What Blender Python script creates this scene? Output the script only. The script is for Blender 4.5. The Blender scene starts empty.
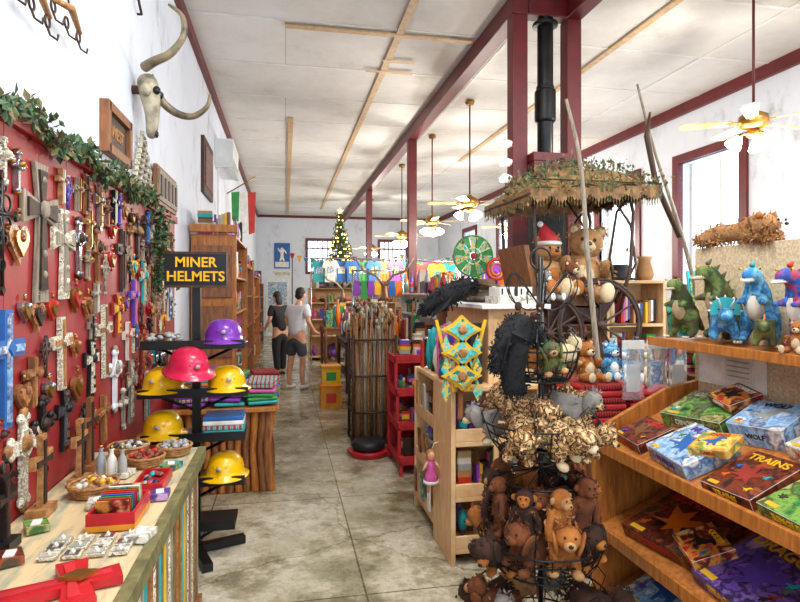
import bpy, bmesh, math, random, traceback
from mathutils import Matrix, Vector, Euler
pi=math.pi
random.seed(7)
scene=bpy.context.scene
COL=scene.collection

# ---------------------------------------------------------------- materials
def lin(h):
    if isinstance(h,tuple): return h
    o=[]
    for i in (0,2,4):
        c=int(h[i:i+2],16)/255
        o.append(c/12.92 if c<=0.04045 else ((c+0.055)/1.055)**2.4)
    return (o[0],o[1],o[2],1)
MATS={}
def base(name):
    m=bpy.data.materials.new(name); m.use_nodes=True
    nt=m.node_tree; b=nt.nodes['Principled BSDF']
    return m,nt,b
def coords(nt,kind='Object'):
    t=nt.nodes.new('ShaderNodeTexCoord'); return t.outputs[kind]
def noise(nt,vec,scale,detail=4,rough=.6):
    n=nt.nodes.new('ShaderNodeTexNoise'); n.inputs['Scale'].default_value=scale
    n.inputs['Detail'].default_value=detail; n.inputs['Roughness'].default_value=rough
    nt.links.new(vec,n.inputs['Vector']); return n
def ramp(nt,fac,stops,const=False):
    r=nt.nodes.new('ShaderNodeValToRGB'); cr=r.color_ramp
    if const: cr.interpolation='CONSTANT'
    while len(cr.elements)<len(stops): cr.elements.new(.5)
    for e,(p,c) in zip(cr.elements,stops):
        e.position=p; e.color=lin(c)
    nt.links.new(fac,r.inputs['Fac']); return r
def bump(nt,b,fac,strength,dist=.01):
    n=nt.nodes.new('ShaderNodeBump'); n.inputs['Strength'].default_value=strength
    n.inputs['Distance'].default_value=dist
    nt.links.new(fac,n.inputs['Height']); nt.links.new(n.outputs['Normal'],b.inputs['Normal'])
def mult(nt,a,b,f=1):
    mx=nt.nodes.new('ShaderNodeMix'); mx.data_type='RGBA'; mx.blend_type='MULTIPLY'; mx.inputs[0].default_value=f
    nt.links.new(a,mx.inputs[6]); nt.links.new(b,mx.inputs[7]); return mx.outputs[2]
def pm(name,c1,c2=None,scale=12,rough=.6,metal=0,bmp=0,stretch=None,lo=.35,hi=.65):
    if name in MATS: return name
    m,nt,b=base(name)
    vec=coords(nt)
    if stretch:
        mp=nt.nodes.new('ShaderNodeMapping'); mp.inputs['Scale'].default_value=stretch
        nt.links.new(vec,mp.inputs['Vector']); vec=mp.outputs['Vector']
    n=noise(nt,vec,scale)
    if c2 is None:
        l=lin(c1); c2=(l[0]*.72,l[1]*.72,l[2]*.72,1)
    r=ramp(nt,n.outputs['Fac'],[(lo,c2),(hi,c1)])
    nt.links.new(r.outputs['Color'],b.inputs['Base Color'])
    b.inputs['Roughness'].default_value=rough; b.inputs['Metallic'].default_value=metal
    if bmp: bump(nt,b,n.outputs['Fac'],bmp)
    MATS[name]=m; return name
def pic(name,cols,scale=9,rough=.35,kind='noise',stretch=(1,1,1),const=True):
    m,nt,b=base(name); vec=coords(nt)
    mp=nt.nodes.new('ShaderNodeMapping'); mp.inputs['Scale'].default_value=stretch
    nt.links.new(vec,mp.inputs['Vector']); vec=mp.outputs['Vector']
    if kind=='noise':
        n=noise(nt,vec,scale,3 if const else 6,.55); f=n.outputs['Fac']; lo,hi=.32,.68
    else:
        n=nt.nodes.new('ShaderNodeTexWave'); n.inputs['Scale'].default_value=scale; n.inputs['Distortion'].default_value=1.0
        nt.links.new(vec,n.inputs['Vector']); f=n.outputs['Fac']; lo,hi=0,1
    st=[(lo+(hi-lo)*i/len(cols),c) for i,c in enumerate(cols)]
    r=ramp(nt,f,st,const)
    nt.links.new(r.outputs['Color'],b.inputs['Base Color'])
    b.inputs['Roughness'].default_value=rough
    MATS[name]=m; return name
def emis(name,c,s):
    m,nt,b=base(name); b.inputs['Base Color'].default_value=lin(c)
    b.inputs['Emission Color'].default_value=lin(c); b.inputs['Emission Strength'].default_value=s
    MATS[name]=m; return name

pm('pine','E2C090','C99A64',6,.5,stretch=(1,6,1))
pm('counter_top','D9BE90','8E9A86',5,.5,stretch=(5,1,1),lo=.3,hi=.55)
pm('orange_wood','C07A34','965420',7,.45,stretch=(6,6,1))
pm('brown_wood','965E34','683F24',8,.5,stretch=(5,5,1))
pm('dark_wood','4A2E1E','2C1A10',8,.55,stretch=(5,5,1))
pm('grey_wood','A39684','736856',9,.7,stretch=(8,8,1),bmp=.3)
pm('raw_batten','D2B48A','BC986A',5,.6,stretch=(3,3,3))
pm('white_paint','E8E7E3','D6D4CF',5,.6)
pm('red_paint','6A1418','520D12',6,.45)
pm('black_iron','1A1A1B','101011',10,.4,metal=.3)
pm('rust_iron','4A352A','2A1F1A',20,.6,metal=.5)
pm('bone','B3A88F','6C634E',12,.6,bmp=.3)
pm('horn','978668','3F3426',7,.4)
pm('leaf_green','46663A','263E22',20,.6)
pm('leaf_dry','7A7448','54502E',20,.6)
pm('wicker','B8844E','7E5228',40,.6,bmp=.5)
pm('thatch','A07C4A','5E4A2C',14,.8,bmp=.6)
pm('chrome','BFC2C6','8C9096',8,.25,metal=.9)
pm('skin_tone','D9A183','C98D70',6,.5)
pm('hair_dark','2A1C14','160E0A',20,.6)
pm('tee_white','E3E4E8','CDCFD6',6,.8)
pm('shorts_grey','4B4E57','393B43',8,.8)
pm('cloth_black','1D1C22','121116',8,.8)
pm('fur_black','17171A','0A0A0C',60,.95)
pm('fur_tan','B88A5A','966A3E',9,.95)
pm('fur_brown','7A421E','522A12',9,.95)
pm('fur_dark','44281A','2A170E',9,.95)
pm('fur_orange','B06C2C','864A1C',9,.95)
pm('fur_cream','D4C09C','B8A078',9,.95)
pm('fur_grey','928C84','6C6660',9,.95)
pm('santa_red','C21F28','9A141C',12,.7)
pm('eye_black','0A0A0A','050505',5,.15)
pm('stove_black','1E1D1D','0D0D0D',8,.4,metal=.4)
pm('particle','DDCAA6','B9A078',70,.8,bmp=.2)
pm('yellow_plastic','F2BF0C','DCA406',4,.25)
pm('pink_plastic','DC2450','BE1A40',4,.25)
pm('purple_plastic','7B33A8','61248A',4,.25)
pm('silver_plastic','A9ABAE','83868A',4,.3)
pm('red_enamel','C01C26','9C141C',6,.35)
pm('card_orange','DE9420','C07A12',6,.6)
pm('ac_white','E8EAEA','D8DADA',4,.35)
pm('fan_blade','E0C49A','BC9A66',6,.4)
pm('brass','B58B45','8A6428',8,.3,metal=.8)
pm('felt_grey','7C7064','5C5248',12,.9)
pm('felt_brown','6E5138','4A3524',12,.9)
pm('clear_plastic','F4F7FA','E6ECF2',9,.12,bmp=.6)
_b=MATS['clear_plastic'].node_tree.nodes['Principled BSDF']; _b.inputs['Transmission Weight'].default_value=.85; _b.inputs['IOR'].default_value=1.15
emis('bulb_glow','FFF0D0',40)
emis('fill_tube_glow','FFF8EC',8)  # glow of the added fill tubes outside the view
emis('fairy_gold','FFC860',9)
pic('leopard',['D8BC90','A07844','4A3018','CDAA78','75502E'],26,.9)
pic('dino_green',['3A5C30','6A7A3A','54462A','2C4F2E','6C7A3E'],11,.85,const=False)
pic('dino_blue',['1F5F9E','4FA0C8','1D5290','6FB4CC','2E7AB4'],11,.85,const=False)
pic('dino_navy',['1F3C86','3D6FC2','274C9E','B43A34','274C9E'],12,.85,const=False)
pic('dino_orange',['A8602A','6A3A1C','B67A3C','4E2E1A','B07030'],12,.85,const=False)
A=dict(const=False)
pic('art_green',['1C2A16','3E7A32','7BA045','2A3A1C','A9A464','36602C'],9,**A)
pic('art_blue',['DDE6EE','5D8FC0','A9C7DE','39598A','E8E4D8','8AA0B4'],8,**A)
pic('art_dark',['141010','3A1A12','7B3018','1A1416','A04A26','4A3A2A'],9,**A)
pic('art_violet',['2B1B44','6A47A0','141028','7C5BA8','3A2A66','B495C8'],8,**A)
pic('art_red',['5E1212','B3261E','D08A3A','3A1010','8C1A1A','E0B980'],8,**A)
pic('art_teal',['0F2E3A','1E6E7C','61B7A8','123A2A','96A04A','174E5A'],8,**A)
pic('art_yellow',['F2C21A','5A8A2A','E8D06A','D98A1A','6A8A5A','F2D24A'],8,**A)
pic('art_white',['F0EEE6','D0CCC0','A8A498','EDE6D0','7A766E','E2DED2'],9,**A)
pic('blanket_multi',['B3261E','1E5A9A','2A8A5A','E0A03A','6A2A7A','D9D2C0','20A0A8'],9,.9,'wave',(1,1,6))
pic('blanket_redblack',['B3261E','151214','B3261E','1A1416'],6,.9,'wave',(3,3,3))
pic('speckle_cross',['D6CEB8','A99F84','E2DCCA','7C745E'],40,.6)
pic('turq_pattern',['2FA8A0','57C0B8','D9B83A','1E7A78'],20,.5)
pic('copper_pat',['8A5530','B57A48','5E3820','C28A58'],24,.4)
G=['C8301F','2266B0','EAB515','2E9446','8E3AB4','EA7410','D9D2C0','3B2A20','7A4B2A','1B1B1F','DA5AA5','1CA6AA','A8A8A0','B5854F','F2EFE6','5A3E9E','96281B','C9B28A','5A6A4A','E3DCCB']
GM=[pm('ware_%02d'%i,h,None,9,.5) for i,h in enumerate(G)]
ARTS=['art_green','art_blue','art_dark','art_violet','art_red','art_teal','art_yellow','art_white']

# ---------------------------------------------------------------- mesh builder
class MB:
    def __init__(s): s.v=[];s.f=[];s.m=[];s.s=[];s.mats=[];s.M=Matrix()
    def mi(s,n):
        if n not in s.mats: s.mats.append(n)
        return s.mats.index(n)
    def add(s,vs,fs,mat,smooth=False,M=None):
        T=s.M if M is None else s.M@M
        o=len(s.v); s.v+= [T@Vector(p) for p in vs]
        k=s.mi(mat)
        for f in fs: s.f.append([o+i for i in f]); s.m.append(k); s.s.append(smooth)
    def box(s,c,d,mat,rot=None):
        x,y,z=d[0]/2,d[1]/2,d[2]/2
        vs=[(a,b,e) for a in(-x,x) for b in(-y,y) for e in(-z,z)]
        fs=[(0,1,3,2),(4,6,7,5),(0,4,5,1),(2,3,7,6),(0,2,6,4),(1,5,7,3)]
        M=Matrix.Translation(c)
        if rot: M=M@Euler(rot).to_matrix().to_4x4()
        s.add(vs,fs,mat,False,M)
    def bx(s,x0,x1,y0,y1,z0,z1,mat): s.box(((x0+x1)/2,(y0+y1)/2,(z0+z1)/2),(x1-x0,y1-y0,z1-z0),mat)
    def tube(s,pts,r,mat,n=8,cap=True,flat=1):
        pts=[Vector(p) for p in pts]
        if not isinstance(r,(list,tuple)): r=[r]*len(pts)
        vs=[];fs=[]
        t=(pts[1]-pts[0]).normalized()
        up=Vector((0,0,1)) if abs(t.z)<.9 else Vector((1,0,0))
        a=t.cross(up).normalized()
        for i,p in enumerate(pts):
            if i==0: t=pts[1]-p
            elif i==len(pts)-1: t=p-pts[i-1]
            else: t=pts[i+1]-pts[i-1]
            if t.length<1e-6: t=Vector((0,0,1))
            t.normalize(); a=(a-t*a.dot(t))
            if a.length<1e-5: a=t.orthogonal()
            a.normalize(); b=t.cross(a)
            for k in range(n):
                q=2*pi*k/n; vs.append(p+a*math.cos(q)*r[i]+b*math.sin(q)*r[i]*flat)
        for i in range(len(pts)-1):
            for k in range(n):
                fs.append((i*n+k,i*n+(k+1)%n,(i+1)*n+(k+1)%n,(i+1)*n+k))
        if cap:
            fs.append(tuple(range(n-1,-1,-1))); fs.append(tuple((len(pts)-1)*n+k for k in range(n)))
        s.add(vs,fs,mat,n>5)
    def cyl(s,p0,p1,r0,r1,mat,n=14): s.tube([p0,p1],[r0,r1],mat,n)
    def ell(s,c,r,mat,rot=None,u=12,w=8,jit=0,rnd=random):
        if not isinstance(r,(list,tuple)): r=(r,r,r)
        vs=[(0,0,-1)];fs=[]
        for j in range(1,w):
            p=pi*j/w-pi/2
            for i in range(u):
                q=2*pi*i/u; vs.append((math.cos(p)*math.cos(q),math.cos(p)*math.sin(q),math.sin(p)))
        vs.append((0,0,1))
        for i in range(u):
            fs.append((0,1+(i+1)%u,1+i))
            for j in range(w-2): a=1+j*u; fs.append((a+i,a+(i+1)%u,a+u+(i+1)%u,a+u+i))
            a=1+(w-2)*u; fs.append((a+i,a+(i+1)%u,len(vs)-1))
        out=[]
        for p in vs:
            k=1+(rnd.uniform(-jit,jit) if jit else 0)
            out.append((p[0]*r[0]*k,p[1]*r[1]*k,p[2]*r[2]*k))
        M=Matrix.Translation(c)
        if rot: M=M@Euler(rot).to_matrix().to_4x4()
        s.add(out,fs,mat,True,M)
    def lathe(s,prof,c,mat,n=16,M=None,cap=True):
        vs=[];fs=[]
        for r,z in prof:
            for k in range(n): vs.append((r*math.cos(2*pi*k/n),r*math.sin(2*pi*k/n),z))
        for i in range(len(prof)-1):
            for k in range(n): fs.append((i*n+k,i*n+(k+1)%n,(i+1)*n+(k+1)%n,(i+1)*n+k))
        if cap:
            fs.append(tuple(range(n-1,-1,-1))); fs.append(tuple((len(prof)-1)*n+k for k in range(n)))
        s.add(vs,fs,mat,True,Matrix.Translation(c)@(M or Matrix()))
    def prism(s,poly,y0,y1,mat,M=None):
        n=len(poly); vs=[(x,y0,z) for x,z in poly]+[(x,y1,z) for x,z in poly]
        fs=[tuple(range(n)),tuple(range(2*n-1,n-1,-1))]+[(i,(i+1)%n,n+(i+1)%n,n+i) for i in range(n)]
        s.add(vs,fs,mat,False,M)
    def ring(s,c,R,r,mat,M=None,n=20,m=6):
        vs=[];fs=[]
        for i in range(n):
            a=2*pi*i/n
            for j in range(m):
                b=2*pi*j/m
                vs.append(((R+r*math.cos(b))*math.cos(a),(R+r*math.cos(b))*math.sin(a),r*math.sin(b)))
        for i in range(n):
            for j in range(m):
                fs.append((i*m+j,((i+1)%n)*m+j,((i+1)%n)*m+(j+1)%m,i*m+(j+1)%m))
        s.add(vs,fs,mat,True,Matrix.Translation(c)@(M or Matrix()))
    def leaves(s,p,n,spread,size,mats,rnd,wid=.28):
        for _ in range(n):
            c=Vector(p)+Vector((rnd.gauss(0,1)*spread,rnd.gauss(0,1)*spread,rnd.gauss(0,1)*spread))
            L=size*rnd.uniform(.6,1.3); w=L*wid
            M=Matrix.Translation(c)@Euler((rnd.uniform(0,6.3),rnd.uniform(0,6.3),rnd.uniform(0,6.3))).to_matrix().to_4x4()
            s.add([(0,0,0),(L*.5,w,.1*L),(L,0,0),(L*.5,-w,.1*L)],[(0,1,2),(0,2,3)],rnd.choice(mats),False,M)
    def fur(s,V,n,size,mats,rnd):
        # short tufts rooted on the surface points
        for _ in range(n): s.leaves(rnd.choice(V),1,.004,size,mats,rnd,.2)
    def build(s,name,bev=0,parent=None):
        if not s.v: return None
        mn=Vector([min(v[i] for v in s.v) for i in range(3)]); mx=Vector([max(v[i] for v in s.v) for i in range(3)])
        o=Vector(((mn.x+mx.x)/2,(mn.y+mx.y)/2,mn.z))
        me=bpy.data.meshes.new(name)
        me.from_pydata([v-o for v in s.v],[],s.f)
        for n in s.mats: me.materials.append(MATS[n])
        me.polygons.foreach_set('material_index',s.m); me.polygons.foreach_set('use_smooth',s.s)
        bm=bmesh.new(); bm.from_mesh(me); bmesh.ops.recalc_face_normals(bm,faces=bm.faces); bm.to_mesh(me); bm.free()
        me.update()
        ob=bpy.data.objects.new(name,me); COL.objects.link(ob); ob.location=o
        if bev:
            b=ob.modifiers.new('bevel','BEVEL'); b.width=bev; b.segments=2; b.limit_method='ANGLE'
        if parent: ob.parent=parent; ob.matrix_parent_inverse=parent.matrix_world.inverted()
        return ob
def T(x,y,z,rz=0,sc=1,rx=0,ry=0):
    return Matrix.Translation((x,y,z))@Euler((rx,ry,rz)).to_matrix().to_4x4()@Matrix.Scale(sc,4)
RX=Euler((pi/2,0,0)).to_matrix().to_4x4()
def skin_mesh(pts,edges,rad,sub=2,root=0):
    me=bpy.data.meshes.new('tmp'); bm=bmesh.new(); lay=bm.verts.layers.skin.verify()
    for p in pts: bm.verts.new(p)
    bm.verts.ensure_lookup_table()
    for i in range(len(pts)):
        r=rad[i]; v=bm.verts[i]; v[lay].radius=(r,r)
        v[lay].use_root=(i==root)
    for a,b in edges: bm.edges.new((bm.verts[a],bm.verts[b]))
    bm.to_mesh(me); bm.free()
    ob=bpy.data.objects.new('tmp',me); COL.objects.link(ob)
    k=ob.modifiers.new('s','SKIN'); k.use_smooth_shade=True
    q=ob.modifiers.new('b','SUBSURF'); q.levels=sub; q.render_levels=sub
    bpy.context.view_layer.update()
    dg=bpy.context.evaluated_depsgraph_get(); ev=ob.evaluated_get(dg); m=ev.to_mesh()
    V=[tuple(v.co) for v in m.vertices]; F=[tuple(p.vertices) for p in m.polygons]
    ev.to_mesh_clear(); bpy.data.objects.remove(ob); bpy.data.meshes.remove(me)
    return V,F
TXT={}
def text_mesh(body,size,ext=.003):
    if (body,size,ext) in TXT: return TXT[(body,size,ext)]
    cu=bpy.data.curves.new('t','FONT'); cu.body=body; cu.size=size; cu.extrude=ext; cu.align_x='CENTER'; cu.align_y='CENTER'; cu.offset=size*.02
    ob=bpy.data.objects.new('t',cu); COL.objects.link(ob); bpy.context.view_layer.update()
    ev=ob.evaluated_get(bpy.context.evaluated_depsgraph_get()); m=ev.to_mesh()
    V=[tuple(v.co) for v in m.vertices]; F=[tuple(p.vertices) for p in m.polygons]
    ev.to_mesh_clear(); bpy.data.objects.remove(ob); bpy.data.curves.remove(cu)
    TXT[(body,size,ext)]=(V,F); return V,F
def safe(fn):
    try: fn()
    except Exception: print('FAILED',fn.__name__); traceback.print_exc()

XL,XR,YF,YB,ZC=-1.01,5.9,22.0,-2.5,4.5
# ---------------------------------------------------------------- room
def room():
    m,nt,b=base('concrete'); v=coords(nt)
    n1=noise(nt,v,.8,8,.68); r1=ramp(nt,n1.outputs['Fac'],[(.3,'6E6A52'),(.41,'9C9578'),(.48,'BEB59C'),(.6,'D6CEBA'),(.8,'E0D9C8')])
    n2=noise(nt,v,3.0,8,.74); r2=ramp(nt,n2.outputs['Fac'],[(.36,'6A664C'),(.45,'BCB69C'),(.53,'FFFFFF')])
    c=mult(nt,r1.outputs['Color'],r2.outputs['Color'],.7)
    n3=noise(nt,v,18,5,.75); r3=ramp(nt,n3.outputs['Fac'],[(.3,'9A9482'),(.48,'FFFFFF')]); c=mult(nt,c,r3.outputs['Color'],.5)
    bk=nt.nodes.new('ShaderNodeTexBrick'); bk.offset=.0; bk.inputs['Scale'].default_value=1
    bk.inputs['Brick Width'].default_value=1.0; bk.inputs['Row Height'].default_value=1.55; bk.inputs['Mortar Size'].default_value=.006
    bk.inputs['Color1'].default_value=(1,1,1,1); bk.inputs['Color2'].default_value=(.84,.83,.79,1); bk.inputs['Mortar'].default_value=(.3,.28,.24,1)
    mp=nt.nodes.new('ShaderNodeMapping'); mp.inputs['Location'].default_value=(.0,.35,0)
    nt.links.new(v,mp.inputs['Vector']); nt.links.new(mp.outputs['Vector'],bk.inputs['Vector'])
    c=mult(nt,c,bk.outputs['Color'],1)
    vo=nt.nodes.new('ShaderNodeTexVoronoi'); vo.feature='DISTANCE_TO_EDGE'; vo.inputs['Scale'].default_value=.7
    nz=noise(nt,v,3,4); ad=nt.nodes.new('ShaderNodeVectorMath'); ad.operation='MULTIPLY_ADD'; ad.inputs[1].default_value=(.35,.35,.35)
    nt.links.new(nz.outputs['Color'],ad.inputs[0]); nt.links.new(v,ad.inputs[2]); nt.links.new(ad.outputs[0],vo.inputs['Vector'])
    rc=ramp(nt,vo.outputs['Distance'],[(0,'8A846E'),(.008,'FFFFFF')]); c=mult(nt,c,rc.outputs['Color'],.7)
    nt.links.new(c,b.inputs['Base Color'])
    rr=ramp(nt,n2.outputs['Fac'],[(.3,(.16,.16,.16,1)),(.7,(.32,.32,.32,1))]); nt.links.new(rr.outputs['Color'],b.inputs['Roughness'])
    bump(nt,b,n2.outputs['Fac'],.08); MATS['concrete']=m
    m,nt,b=base('ceiling_board'); v=coords(nt)
    n1=noise(nt,v,.9,8,.75); r1=ramp(nt,n1.outputs['Fac'],[(.3,'C2BAAE'),(.43,'DAD7D1'),(.6,'E4E3E0'),(.8,'E8E8E7')])
    bk=nt.nodes.new('ShaderNodeTexBrick'); bk.offset=.5; bk.inputs['Scale'].default_value=1; bk.inputs['Brick Width'].default_value=2.44; bk.inputs['Row Height'].default_value=1.22; bk.inputs['Mortar Size'].default_value=.005
    bk.inputs['Color1'].default_value=(1,1,1,1); bk.inputs['Color2'].default_value=(.93,.92,.91,1); bk.inputs['Mortar'].default_value=(.55,.53,.5,1); nt.links.new(v,bk.inputs['Vector'])
    nt.links.new(mult(nt,r1.outputs['Color'],bk.outputs['Color'],1),b.inputs['Base Color']); b.inputs['Roughness'].default_value=.8; MATS['ceiling_board']=m
    m,nt,b=base('plaster'); v=coords(nt)
    mp=nt.nodes.new('ShaderNodeMapping'); mp.inputs['Scale'].default_value=(1.3,1.3,.8); nt.links.new(v,mp.inputs['Vector'])
    n1=noise(nt,mp.outputs['Vector'],2.2,8,.72); r1=ramp(nt,n1.outputs['Fac'],[(.27,'A09A90'),(.36,'C6CAD2'),(.45,'D6DBE4'),(.8,'DFE3EA')])
    nt.links.new(r1.outputs['Color'],b.inputs['Base Color']); b.inputs['Roughness'].default_value=.85
    n2=noise(nt,v,6,4); bump(nt,b,n2.outputs['Fac'],.25); MATS['plaster']=m
    m,nt,b=base('red_board'); v=coords(nt)
    n1=noise(nt,v,9,8,.75); r1=ramp(nt,n1.outputs['Fac'],[(.29,'C9AA9E'),(.34,'862020'),(.5,'962424'),(.75,'7A181A')])
    nt.links.new(r1.outputs['Color'],b.inputs['Base Color']); b.inputs['Roughness'].default_value=.5; MATS['red_board']=m
    mb=MB(); mb.bx(XL-.3,XR+.3,YB-.3,YF+.3,-.2,0,'concrete'); mb.build('floor')
    mb=MB(); mb.bx(XL-.3,XR+.3,YB-.3,YF+.3,ZC,ZC+.2,'ceiling_board'); mb.build('ceiling')
    mb=MB(); mb.bx(XL-.3,XL,YB,YF,0,ZC,'plaster'); mb.build('wall_left')
    WY=[(-1.2,0.2),(2.4,3.6),(6.6,7.8),(8.9,10.1),(11.4,12.6),(14.2,15.4),(17.4,18.6)]
    mb=MB(); mb.bx(XR,XR+.3,YB,YF,0,1.3,'plaster'); mb.bx(XR,XR+.3,YB,YF,3.62,ZC,'plaster')
    e=YB
    for a,c in WY+[(YF,YF)]:
        mb.bx(XR,XR+.3,e,a,1.3,3.62,'plaster'); e=c
    mb.build('wall_right')
    for i,(a,c) in enumerate(WY):
        w=MB(); t=.13
        w.bx(XR-.04,XR+.05,a-t,a,1.2,3.75,'red_paint'); w.bx(XR-.04,XR+.05,c,c+t,1.2,3.75,'red_paint')
        w.bx(XR-.04,XR+.05,a,c,3.62,3.75,'red_paint'); w.bx(XR-.1,XR+.05,a-t,c+t,1.18,1.3,'red_paint')
        w.bx(XR+.2,XR+.24,a,c,2.4,2.46,'white_paint'); w.bx(XR+.2,XR+.24,(a+c)/2-.025,(a+c)/2+.025,1.3,3.62,'white_paint')
        for yy in (a,c-.05): w.bx(XR+.18,XR+.26,yy,yy+.05,1.3,3.62,'white_paint')
        w.build('window_%d'%(i+1))
    mb=MB(); wx=[(.85,1.95),(3.6,4.6)]
    mb.bx(XL,XR,YF,YF+.3,0,2.4,'plaster'); mb.bx(XL,XR,YF,YF+.3,3.55,ZC,'plaster')
    e=XL
    for a,c in wx+[(XR,XR)]: mb.bx(e,a,YF,YF+.3,2.4,3.55,'plaster'); e=c
    mb.build('wall_far')
    for i,(a,c) in enumerate(wx):
        w=MB()
        for xx in (a-.1,c): w.bx(xx,xx+.1,YF-.04,YF+.04,2.3,3.65,'red_paint')
        w.bx(a,c,YF-.04,YF+.04,3.55,3.65,'red_paint'); w.bx(a,c,YF-.04,YF+.04,2.3,2.4,'red_paint')
        for k in range(1,6): w.bx(a+(c-a)*k/6-.02,a+(c-a)*k/6+.02,YF+.05,YF+.09,2.4,3.55,'red_paint')
        w.bx(a,c,YF+.05,YF+.09,3.25,3.3,'red_paint')
        w.build('window_%d'%(i+8))
    mb=MB(); mb.bx(XL-.3,XR+.3,YB-.3,YB,0,.7,'plaster'); mb.bx(XL-.3,XR+.3,YB-.3,YB,3.7,ZC,'plaster')
    for a,c in ((XL-.3,-.6),(2.2,2.7),(5.5,XR+.3)): mb.bx(a,c,YB-.3,YB,.7,3.7,'plaster')
    mb.build('wall_back')
    mb=MB(); mb.bx(XR-.06,XR,YB,YF,ZC-.16,ZC,'red_paint'); mb.build('trim_1')
    mb=MB(); mb.bx(XL,XL+.05,YB,YF,ZC-.12,ZC,'red_paint'); mb.build('trim_2')
    mb=MB(); mb.bx(XL+.05,XR-.06,YF-.05,YF,ZC-.1,ZC,'red_paint'); mb.build('trim_3')
    mb=MB()
    for k in range(1,5): mb.bx(1.23*k-.02,1.23*k+.02,YB,YF-.05,ZC-.008,ZC,'white_paint')
    for k in range(0,19): mb.bx(XL+.05,XR-.06,k*1.22-.02,k*1.22+.02,ZC-.007,ZC,'white_paint')
    mb.build('trim_4')
    mb=MB(); mb.bx(1.18,1.26,2,20,ZC-.03,ZC-.015,'raw_batten'); mb.bx(.05,.13,9.5,21.5,ZC-.03,ZC-.012,'raw_batten')
    mb.bx(.0,2.05,6.15,6.22,ZC-.035,ZC-.015,'raw_batten'); mb.bx(1.0,1.6,7.2,7.27,ZC-.035,ZC-.03,'raw_batten'); mb.bx(1.15,1.55,6.85,6.92,ZC-.035,ZC-.03,'raw_batten')
    mb.bx(3.66,3.74,2,12,ZC-.03,ZC-.015,'raw_batten')
    mb.build('trim_5')
    mb=MB(); mb.bx(2.09,2.25,5.1,YF-.05,4.3,ZC-.012,'red_paint'); mb.bx(2.64,2.8,YB,5.25,4.3,ZC-.012,'red_paint')
    mb.bx(2.25,2.64,5.1,5.24,4.3,ZC-.012,'red_paint')
    mb.build('roof_beam',.008)
    for x,y in ((2.17,5.18),(2.72,5.18),(2.17,9.85),(2.17,15.1)):
        mb=MB(); mb.bx(x-.075,x+.075,y-.075,y+.075,0,4.3,'red_paint')
        mb.bx(x-.09,x+.09,y-.09,y+.09,0,.12,'red_paint'); mb.build('roof_post',.008)
    mb=MB(); y=.2
    while y<5.5:
        mb.bx(XL,XL+.025,y,min(y+.297,5.55),0,2.3,'red_board'); y+=.3
    mb.bx(XL,XL+.05,.2,5.55,2.3,2.36,'red_board')
    mb.build('trim_6',.003)
    mb=MB(); mb.bx(XL,XL+.02,5.55,21.9,0,.12,'white_paint'); mb.build('baseboard_left')
safe(room)

# ---------------------------------------------------------------- left wall decor
def cross_poly(h,w,a,b):
    zc=h*.17
    return [(-b,h/2),(b,h/2),(a,zc+a),(w/2,zc+b),(w/2,zc-b),(a,zc-a),(b,-h/2),(-b,-h/2),(-a,zc-a),(-w/2,zc-b),(-w/2,zc+b),(-a,zc+a)]
PLACED=[]
def cross(y,z,h,w,style,m1,m2,tilt=0):
    PLACED.append((y,z,w,h))
    mb=MB(); mb.M=T(XL+.03,y,z,pi/2)@Euler((0,tilt,0)).to_matrix().to_4x4()
    zc=h*.17
    if style=='flare':
        mb.prism(cross_poly(h,w,.09*w,.19*w),0,-.015,m1); mb.prism(cross_poly(h*.86,w*.82,.05*w,.11*w),-.015,-.024,m2,Matrix.Translation((0,0,h*.02)))
        mb.ell((0,-.026,zc),(.11*w,.015,.11*w),m1)
        for q in (-.3,-.15,.38): mb.ell((0,-.024,q*h),(.05*w,.01,.05*w),m1,u=8,w=6)
    elif style=='plain':
        mb.prism(cross_poly(h,w,.12*w,.12*w),0,-.02,m1); mb.prism(cross_poly(h*.92,w*.88,.05*w,.05*w),-.02,-.027,m2,Matrix.Translation((0,0,h*.01)))
        mb.prism([(0,.1*w+zc),(.1*w,zc),(0,zc-.1*w),(-.1*w,zc)],-.027,-.036,m1)
    elif style=='fleur':
        mb.prism(cross_poly(h*.86,w*.8,.1*w,.08*w),0,-.018,m1)
        for (x,zz,dx,dz) in ((0,h/2-.07*h,1,0),(0,-h/2+.07*h,1,0),(w/2-.1*w,zc,0,1),(-w/2+.1*w,zc,0,1)):
            o=.09*w; s=1 if (x>0 or zz>zc) else -1
            mb.ell((x+dx*o,-.01,zz+dz*o),(.085*w,.014,.085*w),m1); mb.ell((x-dx*o,-.01,zz-dz*o),(.085*w,.014,.085*w),m1)
            mb.ell((x+(dz*o*s),-.01,zz+(dx*o*s)),(.09*w,.016,.09*w),m2)
        mb.ell((0,-.02,zc),(.13*w,.02,.13*w),m2)
        mb.ring((0,-.02,zc),.2*w,.012*w+.002,m1,RX)
    elif style=='iron':
        r=.007
        mb.tube([(0,-.01,h/2),(0,-.01,-h/2)],r,m1,6); mb.tube([(-w/2,-.01,zc),(w/2,-.01,zc)],r,m1,6)
        for sx in(-1,1):
            for sz in(-1,1):
                mb.ring((sx*.17*w,-.01,zc+sz*.17*w),.14*w,.005,m1,RX,14,5)
                mb.ring((sx*.09*w,-.01,zc+sz*.42*w),.07*w,.004,m1,RX,12,5)
        mb.ring((0,-.01,-h*.28),.1*w,.004,m1,RX,12,5)
        for x,zz in ((0,h/2),(0,-h/2),(w/2,zc),(-w/2,zc)): mb.prism([(x,zz+.05*h),(x+.035*h,zz),(x,zz-.05*h),(x-.035*h,zz)],-.004,-.016,m2)
    mb.build('wall_cross')
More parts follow.
